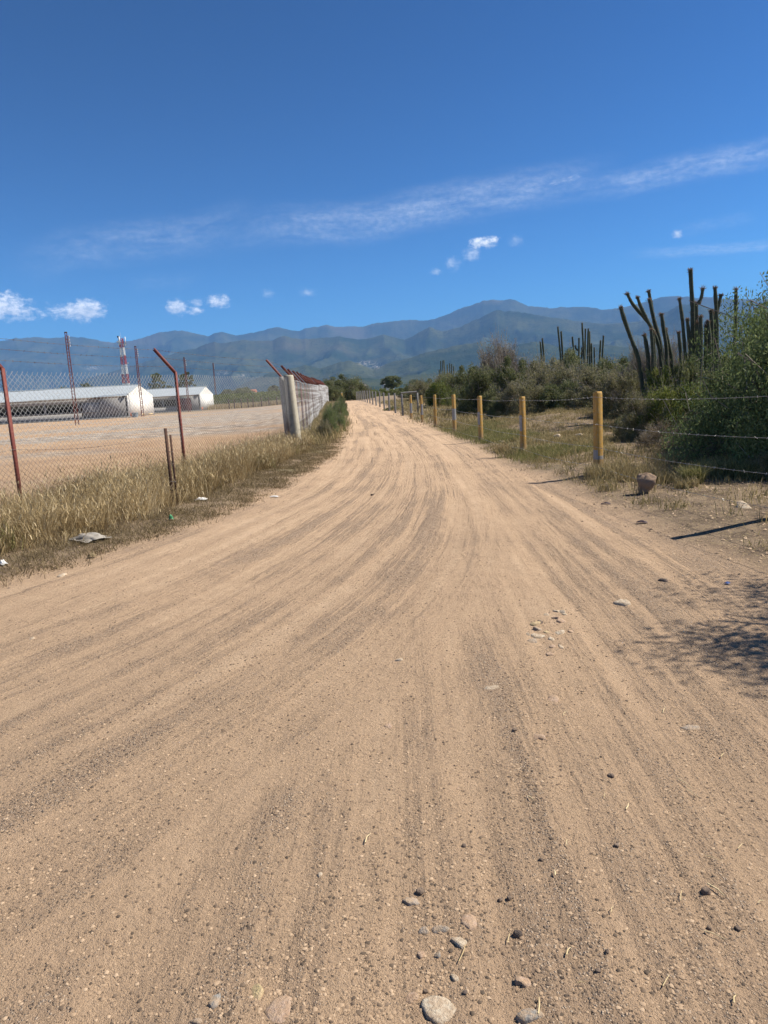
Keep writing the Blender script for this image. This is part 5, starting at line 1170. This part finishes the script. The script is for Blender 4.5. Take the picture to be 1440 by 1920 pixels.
# gravel: many small real pebbles, more of them in the loose bands
def gravel_scatter(n, y1, smin, smax, seed, keep, name, label, mt, reg=None):
    rg = np.random.default_rng(seed)
    if reg: xx = rg.uniform(reg[0], reg[1], n*3); yy = rg.uniform(reg[2], reg[3], n*3)
    else:
        rr_ = np.exp(rg.uniform(np.log(1.25), np.log(y1), n*3)); a = rg.uniform(-.62, .62, n*3); xx, yy = rr_*np.sin(a), rr_*np.cos(a)
    k = keep(xx, yy) > rg.random(len(xx)); xx, yy = xx[k][:n], yy[k][:n]; n = len(xx)
    base = np.array([(0, 0, -1), (1, 0, 0), (.31, .95, 0), (-.81, .59, 0), (-.81, -.59, 0), (.31, -.95, 0), (.1, .05, .85)])
    Fq = np.array([(0, 2, 1), (0, 3, 2), (0, 4, 3), (0, 5, 4), (0, 1, 5), (6, 1, 2), (6, 2, 3), (6, 3, 4), (6, 4, 5), (6, 5, 1)])[5:]
    sz = smin*(smax/smin)**(rg.random(n)**2.6); V = base[None]*(1+.25*rg.normal(size=(n, 7, 3)))
    V = V*sz[:, None, None]*np.array([1, 1, .8]); an = rg.uniform(0, 6.28, n); c, s = np.cos(an)[:, None], np.sin(an)[:, None]
    Vx = V[..., 0]*c-V[..., 1]*s; Vy = V[..., 0]*s+V[..., 1]*c; g = zfull(xx, yy)[:, None]
    V = np.stack([Vx+xx[:, None], Vy+yy[:, None], V[..., 2]+g+sz[:, None]*.15], -1).reshape(-1, 3)
    m = MB().add(V, (np.arange(n)[:, None, None]*7+Fq[None]).reshape(-1, 3), np.repeat(rg.random(n), 7)); o = m.build(name, M_[mt]); return tag(o, label, 'gravel', kind='stuff')
M_['gravel'] = tone_mat('gravel_mixed', [(.10, .075, .055), (.24, .17, .115), (.38, .27, .175), (.50, .37, .25)], .9)
def keepP(x, y):
    u1, s1 = road_uv(x, y); return .35+.65*sst(.45, .62, fbm(u1*2.6+3, s1*.10, 3, 21))
gravel_scatter(60000, 8, .0016, .0075, 5, keepP, 'gravel', 'loose fine gravel strewn over the dirt road', 'gravel')
def keepV(x, y): e = x-xr(y); return sst(-.6, .4, e)
gravel_scatter(9000, 14, .004, .02, 6, keepV, 'verge_gravel', 'stony grit on the bare right verge', 'gravel', reg=(1.5, 5.5, 2.2, 14))
def keepE(x, y): e = xl(y)-x; return sst(-.9, -.2, e)*(1-sst(.2, .8, e))
gravel_scatter(3000, 14, .004, .016, 7, keepE, 'edge_gravel', 'small stones and clods along the left road edge', 'gravel', reg=(-8, -1, 4, 14))

# straws on the road
straws = [(1176+0, 1515, 18, .9), (1063, 1583, 14, 1.2), (1277, 1683, 26, 1.0), (1342, 1672, 36, -1.1), (1148, 1709, 16, .9), (954, 1763, 22, 1.1), (1066, 1788, 20, .8), (867, 1791, 40, 1.05), (1249, 1843, 32, .7), (1378, 1878, 20, .8), (1388, 1590, 20, .6),
          (1427, 1695, 16, .2), (1040, 1640, 12, 1.4), (1338, 1614, 34, -.6), (1340, 1758, 40, -.6), (1355, 1419, 14, .6), (1245, 1334, 22, .9), (1133, 1494, 10, 1.2), (996, 1500, 14, -1), (1284, 1472, 34, -1.2), (1090, 1848, 16, -.1), (1010, 1890, 34, 1.25), (1298, 1490, 26, -1.2), (600, 1272, 10, -.2), (690, 1575, 24, 1.1), (1060, 1340, 18, .8)]
marks = [(px, py, lb) for px, py, w, hp, mt, lb, sk in singles]+[(px, py, lb) for px, py, w, lb in dark]; seen = set()
for i, (px, py, L, a) in enumerate(straws):
    q = sorted(marks, key=lambda m_: math.hypot(m_[0]-px, m_[1]-py)); lb_s = None
    for mx_, my_, ml in q[:5]:
        side = ('right of' if px > mx_ else 'left of') if abs(px-mx_) > abs(py-my_) else ('below' if py > my_ else 'above')
        nm_ = ' '.join(ml.split(',')[0].split()[:9])
        for adj in (('long' if L > 30 else 'short' if L < 17 else 'thin'), 'pale', 'dry'):
            c_ = adj+' straw '+side+' the '+nm_
            if c_ not in seen: lb_s = c_; break
        if lb_s: break
    seen.add(lb_s)
    x, y = gpt(px, py); l = L*y/FPX; dx, dy = cos(a)*l, sin(a)*l*1.25; z = zg(x, y)+.007; m = MB(); k = random.uniform(-.1, .1)*l
    w = .0013 if i % 3 else .0021
    m.tube([(-dx/2, -dy/2, 0), (k, -k, .004), (dx/2, dy/2, .002)], [w*1.2, w, w*.5], 5, tone=random.random()); o = m.build('straw', M_['straw'], loc=(x, y, z)); tag(o, lb_s, 'straw', 'straws scattered on the road')
# litter
def crumple(px, py, w, dep, hh, mt, name, label, cat, seed, ground=True):
    x, y = gpt(px, py); rg = np.random.default_rng(seed); n = 16; g = np.linspace(-.5, .5, n); Gx, Gy = np.meshgrid(g, g); sw, sdp = w*y/FPX, dep*y/FPX
    rad = np.hypot(Gx, Gy)*2; edge = 1-.25*rg.random(Gx.shape)*(rad > .7)
    zz = hh*(.25+.9*fbm(Gx*5+seed, Gy*5, 3, 500+seed))*np.clip(1.25-rad, 0.05, 1)
    m = MB().add(np.stack([Gx*sw*edge, Gy*sdp*edge, zz], -1).reshape(-1, 3), [(j*n+i, j*n+i+1, (j+1)*n+i+1, (j+1)*n+i) for j in range(n-1) for i in range(n-1)])
    o = m.build(name, M_[mt], loc=(x, y, zg(x, y)+.01), smooth=False); o.rotation_euler[2] = rg.uniform(-.6, .6); return tag(o, label, cat)
crumple(165, 1012, 78, 60, .10, 'litter_grey', 'netting_heap', 'crumpled grey netting heap at the edge of the tall grass', 'netting', 1)
crumple(174, 986, 14, 12, .07, 'litter_white', 'paper_scrap', 'white scrap on top of the grey netting heap', 'litter', 2)
crumple(6, 1060, 18, 14, .06, 'litter_white', 'plastic_scrap', 'white plastic scrap at the left edge of the picture', 'litter', 3)
crumple(378, 938, 26, 16, .05, 'litter_white', 'plastic_scrap', 'torn white scrap at the foot of the golden grass', 'litter', 4)
crumple(515, 932, 20, 9, .02, 'litter_white', 'paper_scrap', 'white flat scrap on the road edge near the corner post', 'litter', 5)
crumple(321, 974, 10, 10, .09, 'litter_green', 'plastic_bottle_scrap', 'small green plastic scrap in the trampled grass', 'litter', 6)
crumple(1204, 981, 22, 12, .03, 'litter_dark', 'cloth_scrap', 'dark reddish scrap on the road below the boulder', 'litter', 7)
crumple(1136, 946, 20, 8, .03, 'litter_dark', 'cloth_scrap', 'dark twisted scrap left of the boulder', 'litter', 8)
crumple(1364, 1096, 12, 9, .02, 'litter_blue', 'plastic_scrap', 'tiny blue scrap beside the branch shadow', 'litter', 9)
crumple(172, 1046, 18, 14, .07, 'leaf_brown', 'weed_clump', 'small dark clump of weeds on the bare left road edge', 'weed', 10)
# small posts far down the road
p = at(642, 757, 95); t = thing('marker_post', (p[0], 95, zg(p[0], 95)), 'small yellow marker post by the far end of the pale fence', 'post')
MB().box((0, 0, .55), (.14, .14, 1.2)).build('post', M_['yellow'], t); MB().box((0, 0, 1.18), (.16, .16, .08)).build('cap', M_['band'], t)
